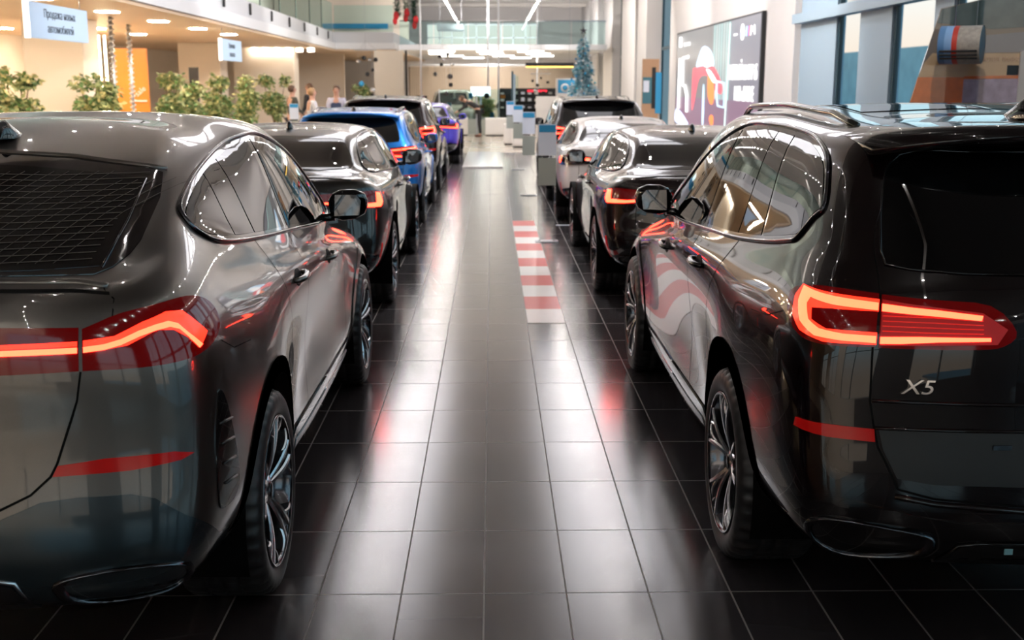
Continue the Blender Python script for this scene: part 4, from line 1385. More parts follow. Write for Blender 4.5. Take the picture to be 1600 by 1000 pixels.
# glass balustrade with clamps
bal = empty('glass_balustrade', (-6.0, 20, 3.85), 0, 'green tinted glass balustrade along the mezzanine edge on the left', 'railing')
edge = [(-6.03, -9), (-6.03, 18), (-6.18, 30), (-6.43, 47.9)]
for i in range(18):
    y0 = -8.9 + i * 3.15; y1 = y0 + 3.05
    x = -6.03 - max(0, y0 - 18) * .0135
    MB().box((x - .012, y0, 3.86), (x + .012, y1, 4.95)).build('glass_pane', M['rail_glass'], bal).matrix_parent_inverse = Matrix.Translation((6.0, -20, -3.85))
    if y0 > 14:
        MB().box((x + .04, y0 + 1.4, 3.52), (x + .07, y0 + 1.52, 3.80)).build('clamp', M['black'], bal).matrix_parent_inverse = Matrix.Translation((6.0, -20, -3.85))
MB().box((-6.38, 48.2, 3.86), (-4.0, 48.24, 4.9)).build('glass_pane', M['rail_glass'], bal).matrix_parent_inverse = Matrix.Translation((6.0, -20, -3.85))
# upper floor back wall, with pale blinds and a blue band
structure(MB().box((-11.2, 10, 3.86), (-11, 70, 6.2)), 'wall_upper', M['wall_cream'])
structure(MB().box((-10.9, 60, 3.86), (-4.2, 60.2, 6.2)), 'wall_upper_far', M['wall_cream'])
tag(MB().box((-8.5, 59.7, 4.5), (-5.2, 59.75, 4.75)).build('wall_panel', M['header_blue']), 'dark blue band on the upstairs wall above the glass balustrade', 'panel')

# rooms under the mezzanine
structure(MB().box((-15, 52, 0), (-6.5, 52.2, 3.1)), 'wall_rear_left', M['wall_cream'])
structure(MB().box((-13.2, 10, 0), (-13, 52, 3.1)), 'wall_inner_left', M['wall_cream'])
for x0, x1, y, nm, lb in ((-9.45, -8.25, 24.0, 'column', 'broad cream column behind the hanging pale blue sign'),
                          (-10.1, -8.75, 38.2, 'column', 'broad cream column right of the orange door panel'),
                          (-9.6, -7.35, 44.0, 'column', 'cream wall block behind the standing people')):
    tag(MB().box((x0, y, 0), (x1, y + 1.0, 3.1)).build(nm, M['wall_cream'], bevel=.02), lb, 'column')
t = empty('door_panel', (-9.1, 30, 0), 0, 'tall orange panel with white lettering between the cream columns', 'panel')
MB().box((-.52, 0, 0), (.38, .08, 2.68)).build('panel_face', M['orange'], t)
text_mesh('sale', .20, M['white'], t, 'lettering', .004, (.17, -.01, 1.62), (PI / 2, -.65, 0))
MB().cbox((.12, -.03, 1.38), (.42, .04, .04)).build('shelf', M['white'], t)
tag(MB().box((-9.95, 29.9, 0), (-9.86, 29.98, 3.0)).build('light_strip', M['strip']), 'bright vertical strip of warm light left of the orange panel', 'light')
tag(MB().box((-9.76, 29.95, 0), (-9.72, 30.0, 3.0)).build('light_strip', M['strip']), 'thinner strip of warm light touching the orange panel', 'light')
tag(MB().box((-8.45, 33.0, 0), (-8.2, 33.1, 2.25)).build('dark_screen', M['black']), 'narrow dark panel standing behind the plants right of the orange door', 'panel')
t = empty('glass_partition', (-10.4, 22, 0), 0, 'dark glazed partition at the far left behind the first plant', 'partition')
for i in range(4):
    MB().box((-.9 + i * .5, 0, 0), (-.44 + i * .5, .02, 2.4)).build('glass_pane', M['rail_glass'], t)
    MB().box((-.93 + i * .5, -.02, 0), (-.90 + i * .5, .04, 2.5)).build('post', M['black'], t)
# garland-wound posts
for x, y, zt in ((-9.75, 23.0, 2.75), (-7.55, 24.0, 2.6), (-6.85, 24.6, 2.45)):
    pass
for x, y, lb in ((-9.05, 20.8, 'white spiral-wound post at the far left edge beside a plant'), (-7.5, 23.5, 'silver spiral-wound post standing before the orange panel'), (-8.1, 26.6, 'silver spiral-wound post between the orange panel and the next column')):
    t = empty('spiral_post', (x, y, 0), 0, lb, 'post')
    MB().tube([(0, 0, 0), (0, 0, 3.1)], .035, 10).build('pole', M['steel'], t)
    mb = MB()
    mb.tube([(.055 * math.cos(q * .5), .055 * math.sin(q * .5), .02 + 3.06 * q / 380) for q in range(381)], .014, 5)
    mb.build('spiral_garland', M['curb_white'], t)
# downlights
for i in range(9):
    for x in (-7.0, -9.4, -11.6):
        y = 4.0 + i * 3.3 + (15.2 - 13.9)
        row = {-7.0: 'front', -9.4: 'middle', -11.6: 'back'}[x]
        lb = 'rectangular warm soffit downlight, %s from the camera in the %s row under the mezzanine' % (ORD[i], row)
        t = tag(MB().box((x - .17, y - .17, 3.085), (x + .17, y + .17, 3.102)).build('downlight', M['lamp_warm']), lb, 'ceiling light', '%s of warm downlights under the mezzanine' % {-7.0: 'front row', -9.4: 'middle row', -11.6: 'back row'}[x])
for i in range(6):
    tag(MB().box((-8.9 + i * .42, 43.80, 2.96), (-8.68 + i * .42, 43.95, 3.08)).build('wall_washer', M['lamp_panel']), 'small bright wall lamp over the people, %s from the left in its row' % ORD[i], 'ceiling light', 'row of wall washers over the people')


# hanging signs
def hanging_sign(x, y, rz, w, h, z, lines, label, size):
    t = empty('hanging_sign', (x, y, z), rz, label, 'sign')
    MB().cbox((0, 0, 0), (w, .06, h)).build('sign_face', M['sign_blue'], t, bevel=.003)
    MB().cbox((-w / 2 - .018, 0, 0), (.035, .07, h + .01)).build('edge_strip', M['sign_edge'], t)
    for i, tx in enumerate(lines):
        text_mesh(tx, size, M['ink'], t, 'lettering', .002, (0, -.033, (.5 * (len(lines) - 1) - i) * size * 1.25), (PI / 2, 0, 0))
    for s in (-1, 1):
        MB().tube([(s * w * .4, 0, h / 2), (s * w * .4, 0, 3.12 - z)], .006, 6).build('hanger', M['steel'], t)


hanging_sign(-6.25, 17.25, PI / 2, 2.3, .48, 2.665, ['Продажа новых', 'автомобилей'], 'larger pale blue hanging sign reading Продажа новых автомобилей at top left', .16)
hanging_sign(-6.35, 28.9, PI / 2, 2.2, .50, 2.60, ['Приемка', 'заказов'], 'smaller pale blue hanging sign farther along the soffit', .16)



# ------------------------------------------------------------------ plants
def leaves(mb, c, rad, n, size, rng, squash=1.0):
    for _ in range(n):
        while True:
            p = Vector((rng.uniform(-1, 1), rng.uniform(-1, 1), rng.uniform(-1, 1)))
            if .25 < p.length < 1: break
        p = Vector((p.x * rad, p.y * rad, p.z * rad * squash)) + Vector(c)
        d = Vector((rng.uniform(-1, 1), rng.uniform(-1, 1), rng.uniform(-.9, .3))).normalized()
        u = d.cross(Vector((rng.uniform(-1, 1), rng.uniform(-1, 1), rng.uniform(-1, 1)))).normalized()
        L = size * rng.uniform(.7, 1.3); W = L * .26
        nrm = d.cross(u) * L * .08
        mb.add([p, p + d * L * .5 + u * W + nrm, p + d * L, p + d * L * .5 - u * W + nrm], [(0, 1, 2), (0, 2, 3)])


def potted_tree(x, y, h, spread, seed, label, dense_=1.0, pal='a'):
    rng = random.Random(seed)
    t = empty('potted_fig_tree', (x, y, 0), 0, label, 'plant', 'leafy potted trees in a row on the left')
    MB().lathe([(.001, 0), (.20, 0), (.26, .50), (.28, .52), (.24, .52), (.23, .46), (.001, .46)], 24).build('planter', M['pot'], t)
    MB().lathe([(.001, .455), (.232, .465)], 20).build('soil', M['soil'], t)
    tr = MB()
    stems = []
    for k in range(4):
        a = rng.uniform(0, 2 * PI); r = spread * rng.uniform(.2, .75)
        top = (r * math.cos(a), r * math.sin(a), h * rng.uniform(.72, .95))
        pts = smooth_line([(0, 0, .4), (top[0] * .2, top[1] * .2, h * .35), (top[0] * .6, top[1] * .5, h * .62), top], 4)
        tr.tube(pts, [.028 - .02 * i / (len(pts) - 1) for i in range(len(pts))], 6)
        stems.append(top)
        for j in range(3):
            b = rng.uniform(0, 2 * PI)
            s = pts[len(pts) // 2 + j]
            e2 = (s[0] + .28 * spread * math.cos(b), s[1] + .28 * spread * math.sin(b), s[2] + .12)
            tr.tube([s, e2], [.012, .005], 5); stems.append(e2)
    tr.build('trunk', M['bark'], t)
    A, Bm, Cm = MB(), MB(), MB()
    for s in stems:
        for mb, q in ((A, 46), (Bm, 34), (Cm, 14)):
            leaves(mb, s, spread * .42, int(q * dense_), .13, rng, .8)
    for _ in range(7):
        c = (rng.uniform(-.6, .6) * spread, rng.uniform(-.6, .6) * spread, rng.uniform(.38, .62) * h)
        leaves(A, c, .3 * spread, int(34 * dense_), .12, rng); leaves(Bm, c, .3 * spread, int(26 * dense_), .12, rng)
    A.build('foliage', {'a': M['leaf_a'], 'b': M['leaf_b']}[pal], t)
    Bm.build('foliage', M['leaf_b'], t)
    Cm.build('foliage', M['leaf_c'], t)
    return t


for i, (px, Y, h, sp, lb) in enumerate((
        (8, 19.5, 1.95, .45, 'pale leafy potted tree cut by the left edge of the photo'),
        (38, 21.0, 2.12, .42, 'dark leafy potted tree in front of the far left glazed partition'),
        (158, 23.0, 2.10, .50, 'leafy potted tree just left of the orange panel'),
        (268, 27.0, 2.12, .48, 'leafy potted tree just right of the orange panel'),
        (300, 28.8, 1.85, .45, 'low leafy potted tree before the second cream column'),
        (342, 30.5, 2.02, .50, 'leafy potted tree below the smaller hanging sign'),
        (392, 33.0, 2.12, .50, 'leafy potted tree right of the smaller hanging sign'),
        (432, 35.0, 2.05, .50, 'leafy potted tree nearest the group of people'))):
    s = 1800 / (Y * .98 + .37)
    potted_tree((px - 767) / s, Y, h, sp, 10 + i, lb)
potted_tree((570 - 767) / 38.5, 46.2, 2.0, .45, 31, 'small leafy potted tree beyond the people under the ball mobile')
potted_tree((627 + 133 - 767) / 40, 45.8, 1.3, .4, 33, 'small bushy plant on the floor by the white display counters')


# ------------------------------------------------------------------ ceiling light tracks
bulb = MB().sphere((0, 0, 0), .016, 4).mesh('bulb'); bulb.materials.append(M['spot'])
housing = MB().lathe([(.018, .09), (.038, .085), (.042, .012), (.038, .010)], 8).mesh('housing'); housing.materials.append(M['white'])
for x, z, y0, y1, st, lb in ((-1.66, 4.7, -7.5, 66, 1.5, 'suspended white spotlight track left of the aisle'), (1.68, 4.7, -7.5, 66, 1.5, 'suspended white spotlight track right of the aisle'),
                             (-4.6, 5.2, -7.5, 46, 1.5, 'suspended spotlight track over the left row of cars'), (4.3, 5.2, -7.5, 34, 1.5, 'suspended spotlight track beside the right-hand windows')):
    t = empty('light_track', (x, 0, z), 0, lb, 'track light')
    MB().box((-.02, y0, .085), (.02, y1, .12)).build('rail', M['white'], t)
    i = 0; y = y0 + .3
    while y < y1 and i < 98:
        b = link('bulb', bulb, None, t); b.location = (0, y, 0)
        y += st; i += 1
    for yy in np.arange(y0 + 1, y1, 9.0):
        MB().tube([(0, yy, .12), (0, yy, 5.86 - z)], .008, 5).build('cable', M['steel'], t)

for sx, word in ((-1, 'left'), (1, 'right')):  # glowing panels added to make the bright streaks on the floor
    for i in range(5):
        y = 15.5 + i * 3.6
        tag(MB().box((sx * 2.0 - .80, y, 6.12), (sx * 2.0 + .80, y + 3.4, 6.19)).build('added_glow_panel', M['ceiling_glow']), 'long added ceiling glow panel %s of the aisle, %s from the camera' % (word, ORD[i]), 'ceiling light', 'row of added ceiling glow panels %s of the aisle' % word)

# added spot lamps without fixtures that brighten dim parts of the hall
def spot(x, y, z, tx, ty, tz, watts, ang=1.6, col=(1, .95, .90), blend=.6):
    d = bpy.data.lights.new('spotlight', 'SPOT')
    d.energy = watts; d.spot_size = ang; d.spot_blend = blend; d.color = col; d.shadow_soft_size = .05
    o = bpy.data.objects.new('spotlight', d); COL.objects.link(o)
    o.location = (x, y, z)
    o.rotation_euler = (Vector((tx, ty, tz)) - Vector((x, y, z))).to_track_quat('-Z', 'Y').to_euler()
for y in (19, 25, 31, 37, 43, 50, 57, 64):  # added to brighten the right wall
    spot(1.75, y, 4.66, 5.5, y + 1.5, 2.6, 290)
for y in (18, 26, 34, 42):  # added to brighten the left fascia
    spot(-1.75, y, 4.66, -6.0, y + 1.5, 3.6, 280)
for y in (11.0, 14.0, 18, 23, 28, 34, 40):  # added to brighten the aisle floor
    spot(.5, y, 4.9, .3, y + .3, 0, 170, 1.3)
for y in (36, 46, 56):  # added uplights for the far ceiling
    spot(0, y, 4.9, 0, y + 9, 6.2, 260, 2.4)
spot(-3.0, -3.5, 5.7, -5.0, -9, 1.2, 900, 2.2)  # added to light the back wall for the car reflections
spot(0, 52, 4.9, 0, 70, 4.8, 500, 1.6)  # added to brighten the far wall
spot(3.6, 9.0, 4.9, 4.95, 12, 2.1, 90, .8)  # added to brighten the tinted display panel
for y in (22, 32, 42, 54):  # added to brighten the upstairs wall
    spot(-6.9, y, 5.9, -10.8, y, 4.6, 330, 2.2)
for y in (48, 56, 64):  # added to brighten the space under the far gallery
    spot(-.2, y, 2.9, -.2, y + 3, 1.2, 110, 2.2)

# far ceiling lamps and mezzanine bridge at the end of the hall
fm = MB().prism([(-3.9, 50.2), (4.9, 50.2), (4.9, 70), (-3.9, 70)], 'z', 3.2, 3.42)
structure(fm, 'ceiling_far', M['fascia'])
for i, (x, y) in enumerate(((-2.2, 52.0), (-.1, 52.0), (1.7, 52.0), (-2.4, 56.0), (0, 56.0), (2.2, 56.0), (-2.0, 60.5), (.6, 60.5), (2.6, 60.5), (-1.0, 65), (1.6, 65))):
    tag(MB().box((x - .55, y - .5, 3.17), (x + .55, y + .5, 3.198)).build('ceiling_panel_light', M['lamp_panel']), 'square white luminaire under the far gallery, %s' % ('nearest row left', 'nearest row centre', 'nearest row right', 'second row left', 'second row centre', 'second row right', 'third row left', 'third row centre', 'third row right', 'last row left', 'last row right')[i], 'ceiling light', 'luminaires under the far gallery')
t = empty('gallery_railing', (0, 50.3, 3.42), 0, 'glass railing along the far gallery below the high window', 'railing')
for i in range(6):
    MB().box((-3.9 + i * 1.46, 0, .02), (-2.48 + i * 1.46, .02, .95)).build('glass_pane', M['rail_glass'], t)
MB().tube([(-3.9, 0, .98), (4.85, 0, .98)], .025, 8).build('handrail', M['steel'], t)
tube_posts = [(-2.95, 49.0), (-.15, 47.0), (.25, 44.2), (2.0, 52.0)]
for (x, y), lb in zip(tube_posts, ('thin white steel post left of the high far window', 'thin steel post rising through the hall left of centre', 'thin steel post right of centre near the display counters', 'thin white steel post toward the right of the far gallery')):
    tag(MB().tube([(x, y, 0), (x, y, 6.0)], .035, 12).build('steel_post', M['fascia']), lb, 'post')
for i, (x, y, z) in enumerate(((-1.9, 55, 4.2), (1.1, 42.5, 4.9))):
    tag(MB().box((x - .6, y - .8, z), (x + .6, y + .8, z + .25)).tube([(x - .5, y, z + .2), (x - .5, y, 6.0)], .015, 6).tube([(x + .5, y, z + .2), (x + .5, y, 6.0)], .015, 6).build('air_unit', M['fascia_grey'], bevel=.03), ('grey box-shaped air unit hanging left before the far window', 'grey box-shaped air unit hanging near the centre of the high window')[i], 'air unit')

# slatted screen, dark door post, pale wall end at the far left
t = empty('slatted_screen', (-.4, 58, 0), 0, 'screen of fine vertical pale slats across the end of the hall', 'screen')
for i in range(80):
    x = -3.6 + i * .10
    MB().box((x, 0, 0), (x + .045, .06, 2.66)).build('slat', M['slat'], t)
MB().box((-3.7, .08, 0), (4.5, .12, 2.60)).build('backing', mat('screen_backing', (.30, .23, .18), .7), t)
MB().box((-3.7, -.02, 2.66), (4.5, .10, 2.74)).build('top_rail', M['steel'], t)
tag(MB().box((-3.45, 47.0, 0), (-3.37, 47.08, 3.1)).build('door_post', M['black']), 'dark slim post at the end of the cream wall', 'post')
tag(MB().box((-4.7, 47.2, 0), (-3.55, 47.5, 3.1)).build('wall_panel', M['wall_cream']), 'cream wall panel beside the dark slim post', 'panel')
t = empty('bench_frame', (-3.0, 50, 0), 0, 'small dark metal frame seat beside the dark slim post', 'chair')
MB().box((-.25, -.2, .9), (.25, .2, .94)).build('seat', M['black'], t)
for sx in (-.22, .22):
    for sy in (-.17, .17):
        MB().tube([(sx, sy, 0), (sx, sy, 1.3 if sy > 0 else .9)], .014, 6).build('leg', M['black'], t)
MB().box((-.24, .16, 1.15), (.24, .19, 1.3)).build('backrest', M['black'], t)

# ------------------------------------------------------------------ people
M['skin'] = mat('skin', (.60, .34, .24), .5)
M['hair_brown'] = mat('brown_hair', (.10, .05, .025), .6)
M['hair_fair'] = mat('fair_hair', (.42, .25, .12), .6)
M['navy'] = mat('navy_quilted_vest', (.02, .04, .10), .6)
M['shirt_white'] = mat('white_shirt', (.80, .80, .84), .7)
M['shirt_lilac'] = mat('pale_shirt', (.62, .60, .70), .7)
M['olive'] = mat('dark_olive_jacket', (.06, .06, .045), .7)
M['cloth_black'] = mat('black_cloth', (.015, .015, .018), .7)
M['shoe'] = mat('brown_shoe', (.12, .05, .03), .5)


def skinned(name, V, E_, Rd, m, parent, root=0, sub=2):
    me = bpy.data.meshes.new(name)
    me.from_pydata([tuple(v) for v in V], E_, [])
    o = link(name, me, m, parent)
    md = o.modifiers.new('skin', 'SKIN')
    md.use_smooth_shade = True
    for i, r in enumerate(Rd):
        sv = me.skin_vertices[0].data[i]
        sv.radius = r if isinstance(r, tuple) else (r, r)
        sv.use_root = (i == root)
    s = o.modifiers.new('sub', 'SUBSURF'); s.levels = sub; s.render_levels = sub
    return o


def person(x, y, rz, label, top_m, leg_m, hair_m, arms, lean=0.0, turn=0.0, scale=1.0, vest=None, group=None, knee=0.0):
    """arms: for each side (elbow, wrist) offsets in metres from the shoulder, local x right, y forward, z up."""
    t = empty('person', (x, y, 0), rz, label, 'person', group)
    t.scale = (scale,) * 3
    def tilt(p):
        # lean the trunk forward about the hips
        px, py, pz = p
        dz = pz - .95
        return (px, py + dz * math.sin(lean), .95 + dz * math.cos(lean))
    V, E_, Rd = [], [], []
    def add(p, r, con=None):
        V.append(p); Rd.append(r)
        if con is not None: E_.append((con, len(V) - 1))
        return len(V) - 1
    pel = add((0, 0, .95), (.150, .105))
    sp = add(tilt((0, 0, 1.12)), (.130, .095), pel)
    ch = add(tilt((0, 0, 1.34)), (.160, .105), sp)
    nk = add(tilt((0, .0, 1.49)), (.058, .055), ch)
    hb = add(tilt((0, .012, 1.565)), (.062, .066), nk)
    hm = add(tilt((0, .022, 1.64)), (.076, .092), hb)
    ht = add(tilt((0, .012, 1.715)), (.070, .085), hm)
    shirtV, shirtE, shirtR = [V[0], V[1], V[2], tilt((0, 0, 1.46))], [(0, 1), (1, 2), (2, 3)], [(.158, .115), (.145, .108), (.172, .118), (.075, .07)]
    for s, (el, wr) in zip((-1, 1), arms):
        sh_ = tilt((s * .185, 0, 1.42))
        e_ = tuple(sh_[i] + el[i] for i in range(3))
        w_ = tuple(e_[i] + wr[i] for i in range(3))
        a = add(sh_, .052, ch); b = add(e_, .040, a); c = add(w_, .028, b)
        d = (Vector(w_) - Vector(e_)).normalized()
        side = d.cross(Vector((0, 1, .1))).normalized()
        palm = Vector(w_) + d * .05
        pm = add(tuple(palm), (.036, .018), c)
        for q in range(4):
            base = palm + side * (.028 - .0185 * q) + d * .03
            k1 = add(tuple(base), .0095, pm)
            k2 = add(tuple(base + d * (.035 + .006 * (q in (1, 2)))), .0085, k1)
            add(tuple(base + d * .06 + Vector((0, .012, -.005))), .007, k2)
        k1 = add(tuple(Vector(w_) + d * .02 + side * .03 + Vector((0, .018, 0))), .011, c)
        add(tuple(Vector(w_) + d * .065 + side * .045 + Vector((0, .03, 0))), .009, k1)
        n = len(shirtV)
        shirtV += [sh_, e_, tuple(Vector(w_) - d * .02)]; shirtE += [(2, n), (n, n + 1), (n + 1, n + 2)]; shirtR += [.064, .052, .040]
    trV, trE, trR = [(0, 0, .97)], [], [(.160, .115)]
    for s in (-1, 1):
        hip = add((s * .09, 0, .86), .085, pel); kn = add((s * .10, .02 + knee, .49), .056, hip); an = add((s * .105, -.02, .09), .036, kn); add((s * .11, .13, .035), (.035, .025), an)
        n = len(trV)
        trV += [(s * .09, 0, .86), (s * .10, .02 + knee, .49), (s * .105, -.02, .10)]; trE += [(0, n), (n, n + 1), (n + 1, n + 2)]; trR += [.096, .070, .052]
        MB().sphere((s * .11, .06, .045), .05, 8, (.95, 2.6, .9)).build('shoe', M['shoe'], t)
    skinned('body', V, E_, Rd, M['skin'], t)
    skinned('shirt', shirtV, shirtE, shirtR, top_m, t)
    skinned('trousers', trV, trE, trR, leg_m, t)
    if vest:
        skinned('vest', [(0, 0, .98), tilt((0, 0, 1.15)), tilt((0, 0, 1.36)), tilt((.12, 0, 1.42)), tilt((-.12, 0, 1.42)), tilt((0, -.02, 1.47))], [(0, 1), (1, 2), (2, 3), (2, 4), (2, 5)],
                [(.170, .128), (.160, .124), (.182, .132), (.085, .085), (.085, .085), (.085, .08)], vest, t)
    c = Vector(tilt((0, -.012, 1.675)))
    h = MB().sphere(tuple(c), .103, 10, (.90, 1.0, 1.0))
    keep = []
    for f in h.f:
        m_ = sum((Vector(h.v[i]) for i in f), Vector()) / len(f) - c
        if not (m_.y > .02 and m_.z < .045) and m_.z > -.075: keep.append(f)
    h.f = keep; h.sm = [True] * len(keep)
    h.build('hair', hair_m, t)
    f0 = Vector(tilt((0, .108, 1.645)))
    MB().sphere(tuple(f0), .014, 6, (.8, 1, 1.4)).build('nose', M['skin'], t)
    for s in (-1, 1):
        MB().sphere(tuple(Vector(tilt((s * .032, .098, 1.668)))), .010, 6, (1.3, .6, .7)).build('eye', M['cloth_black'], t)
        MB().sphere(tuple(Vector(tilt((s * .082, .01, 1.65)))), .018, 6, (.5, .8, 1.4)).build('ear', M['skin'], t)
    MB().sphere(tuple(Vector(tilt((0, .098, 1.602)))), .018, 6, (1.4, .4, .35)).build('mouth', mat('lips', (.4, .12, .1), .5), t)
    return t


down = ((.03, .02, -.29), (.0, .10, -.24))
hold = ((.02, .05, -.28), (-.05, .24, .02))
person(-3.83, 29.0, PI * .98, 'smiling person in a navy quilted vest over a pale shirt standing behind the blue car', M['shirt_lilac'], M['cloth_black'], M['hair_brown'],
       [((-.05, .04, -.28), (.08, .22, -.04)), ((.05, .04, -.28), (-.08, .22, -.04))], vest=M['navy'], lean=.03)
person(-4.22, 27.4, -PI * .35, 'fair-haired person in a white shirt with dark shoulder stripes seen from behind', M['shirt_white'], M['cloth_black'], M['hair_fair'],
       [((-.04, .06, -.28), (.04, .24, -.02)), ((.04, .06, -.28), (-.04, .24, -.02))], lean=.05, scale=.97)
person(-5.25, 30.8, -PI * .3, 'person in a dark olive jacket half hidden by the potted trees', M['olive'], M['cloth_black'], M['hair_brown'],
       [((-.04, .05, -.28), (.03, .2, -.1)), ((.04, .05, -.28), (-.03, .2, -.1))], lean=.04)
person(-5.15, 33.2, PI * .4, 'person in black standing behind the one in the olive jacket', M['cloth_black'], M['cloth_black'], M['hair_brown'],
       [((-.04, .03, -.28), (0, .1, -.24)), ((.04, .03, -.28), (0, .1, -.24))], lean=.0, scale=1.03)
person(-.42, 40.3, PI * .5, 'person in black bending forward over the glass display counter in the distance', M['cloth_black'], M['cloth_black'], M['hair_brown'],
       [((-.03, .16, -.20), (0, .2, -.12)), ((.03, .16, -.20), (0, .2, -.12))], lean=1.05)

# ------------------------------------------------------------------ on the floor of the aisle
strip = empty('striped_kerb_film', (.415, 8.72, 0), 0, 'red and white striped kerb film stuck on the dark floor right of the aisle', 'floor marking')
for i in range(12):
    y = i * .563
    MB().box((-.145, y, .0), (.145, y + .563, .0035)).build('stripe', M['curb_white'] if i % 2 == 0 else M['curb_red'], strip)
tag(MB().box((-.66, 25.4, 0), (.235, 31.0, .035)).build('display_platform', M['mat_white'], bevel=.01), 'low white gloss platform across the aisle beside the violet car', 'platform')
tag(MB().box((-.10, -.035, 0), (.10, .035, .003)).build('floor_label', M['paper']), 'small pale paper tag on the floor beside the aubergine sedan', 'label').location = (.93, 15.0, 0)


def price_stand(x, y, label, w=.205):
    t = empty('price_stand', (x, y, 0), 0, label, 'sign', 'acrylic price stands along the right row of cars')
    MB().cbox((0, 0, .006), (.27, .16, .012)).build('base_plate', M['steel'], t, bevel=.002)
    for sx in (-.085, .085):
        MB().lathe([(.001, .020), (.008, .019), (.009, .012)], 10, origin=(sx, 0, 0)).build('bolt', M['dark_chrome'], t)
    MB().box((-w / 2 - .006, -.004, .012), (w / 2 + .006, .004, 1.375)).build('acrylic_panel', M['acrylic'], t)
    MB().box((-w / 2, -.010, .66), (w / 2, -.006, .975)).build('grey_insert', M['grey'], t)
    MB().box((-w / 2 - .002, -.014, 1.005), (w / 2 + .002, -.010, 1.36)).build('price_page', M['paper'], t)
    MB().box((-w / 2 + .008, -.018, 1.27), (w / 2 - .008, -.0142, 1.35)).build('page_header', M['header_blue'], t)
    MB().box((-w / 2 + .01, -.016, .982), (w / 2 - .08, -.010, 1.0)).build('clip', M['black'], t)
    return t


price_stand(.635, 13.4, 'nearest acrylic price stand with blue page header and grey lower insert')
price_stand(.60, 19.1, 'second acrylic price stand from the camera with blue page header')
price_stand(.555, 24.9, 'third acrylic price stand from the camera with blue page header')
price_stand(.48, 30.6, 'farthest acrylic price stand with blue page header near the white cabinet')
price_stand(-4.55, 27.0, 'price stand with blue header at the left between the plants and the blue car')

# ------------------------------------------------------------------ display counters at the end of the aisle
def cabinet(x0, x1, y, h, label, m='white', d=.6):
    t = empty('display_cabinet', ((x0 + x1) / 2, y, 0), 0, label, 'cabinet')
    w = (x1 - x0)
    MB().box((-w / 2, 0, .04), (w / 2, d, h)).build('carcass', M[m], t, bevel=.01)
    MB().box((-w / 2 + .03, .03, 0), (w / 2 - .03, d - .03, .04)).build('plinth', M['black'], t)
    for k in (-1, 0):
        MB().box((k * w / 2 + .01, -.015, .07), (k * w / 2 + w / 2 - .01, 0, h - .02)).build('door', M[m], t, bevel=.004)
    return t


cabinet(-2.0, -.86, 41.3, .62, 'low white display cabinet left of the bending person')
cabinet(-.24, .55, 41.0, .62, 'low white display cabinet right of the bending person')
t = empty('glass_counter', (-.2, 42.4, 0), 0, 'glass display counter with accessories behind the low white cabinets', 'counter')
MB().box((-1.7, 0, 0), (1.0, .6, .55)).build('base', M['grey'], t)
for z in (.9, 1.25):
    MB().box((-1.7, 0, z), (1.0, .6, z + .02)).build('shelf', M['rail_glass'], t)
MB().box((-1.7, -.01, .55), (1.0, .01, 1.6)).build('glass_front', M['rail_glass'], t)
for x in (-1.7, -.35, 1.0):
    MB().box((x - .02, -.02, 0), (x + .02, .02, 1.62)).build('upright', M['steel'], t)
rg = random.Random(8)
for i in range(14):
    x = -1.75 + .195 * i
    z = (.57, .925, 1.275)[i % 3]
    k = i % 4
    mb = MB()
    yy = 42.75
    if k == 0: mb.sphere((0, 0, .10), .10, 6, (1.1, .8, 1)); nm, mm, lb = 'cap', 'black', 'black cap on display in the glass counter'
    elif k == 1: mb.box((-.07, -.05, 0), (.07, .05, .2)); nm, mm, lb = 'box', 'header_blue', 'blue box on display in the glass counter'
    elif k == 2: mb.lathe([(.001, 0), (.045, 0), (.045, .14), (.02, .19), (.02, .22), (.001, .22)], 12); nm, mm, lb = 'bottle', 'white', 'white bottle on display in the glass counter'
    else: mb.box((-.09, -.06, 0), (.09, .06, .12)); nm, mm, lb = 'box', 'orange', 'orange box on display in the glass counter'
    o = mb.build(nm, M[mm], bevel=.006); o.location = (x, yy, z)
    tag(o, lb.replace('on display', '%s from the left on display' % ORD[i] if i < 11 else '%s from the right on display' % ORD[13 - i]), nm, '%s %ss in the glass counter' % ({'black': 'black', 'header_blue': 'blue', 'white': 'white', 'orange': 'orange'}[mm], nm))
t = empty('monitor', (-.42, 44, 0), 0, 'bright white landscape monitor above the glass counter', 'screen')
MB().box((-.38, 0, 1.34), (.38, .05, 1.70)).build('bezel', M['white'], t)
MB().box((-.36, -.01, 1.36), (.36, 0, 1.68)).build('screen', M['screen_white'], t)
MB().box((-.04, .02, 0), (.04, .06, 1.35)).build('post', M['steel'], t)
t = empty('information_totem', (.72, 38, 0), 0, 'tall slim dark and glass information totem near the price stands', 'totem')
MB().box((-.10, 0, 0), (-.03, .1, 2.2)).build('dark_panel', M['teal_frame'], t)
MB().box((-.03, 0, 0), (.04, .1, 2.1)).build('steel_panel', M['blue_steel'], t)
MB().box((.04, .02, 0), (.14, .08, 2.05)).build('glass_panel', M['rail_glass'], t)
cabinet(.60, 1.16, 33.6, .95, 'tall white cabinet with a grey square face behind the price stands', d=.5)
tag(MB().box((.70, 33.53, .50), (1.05, 33.575, .88)).build('grey_panel', M['steel']), 'grey square panel fixed on the front of the tall white cabinet', 'panel')
cabinet(.35, .62, 35.0, .62, 'narrow white cabinet between the aisle and the tall white cabinet', d=.4)
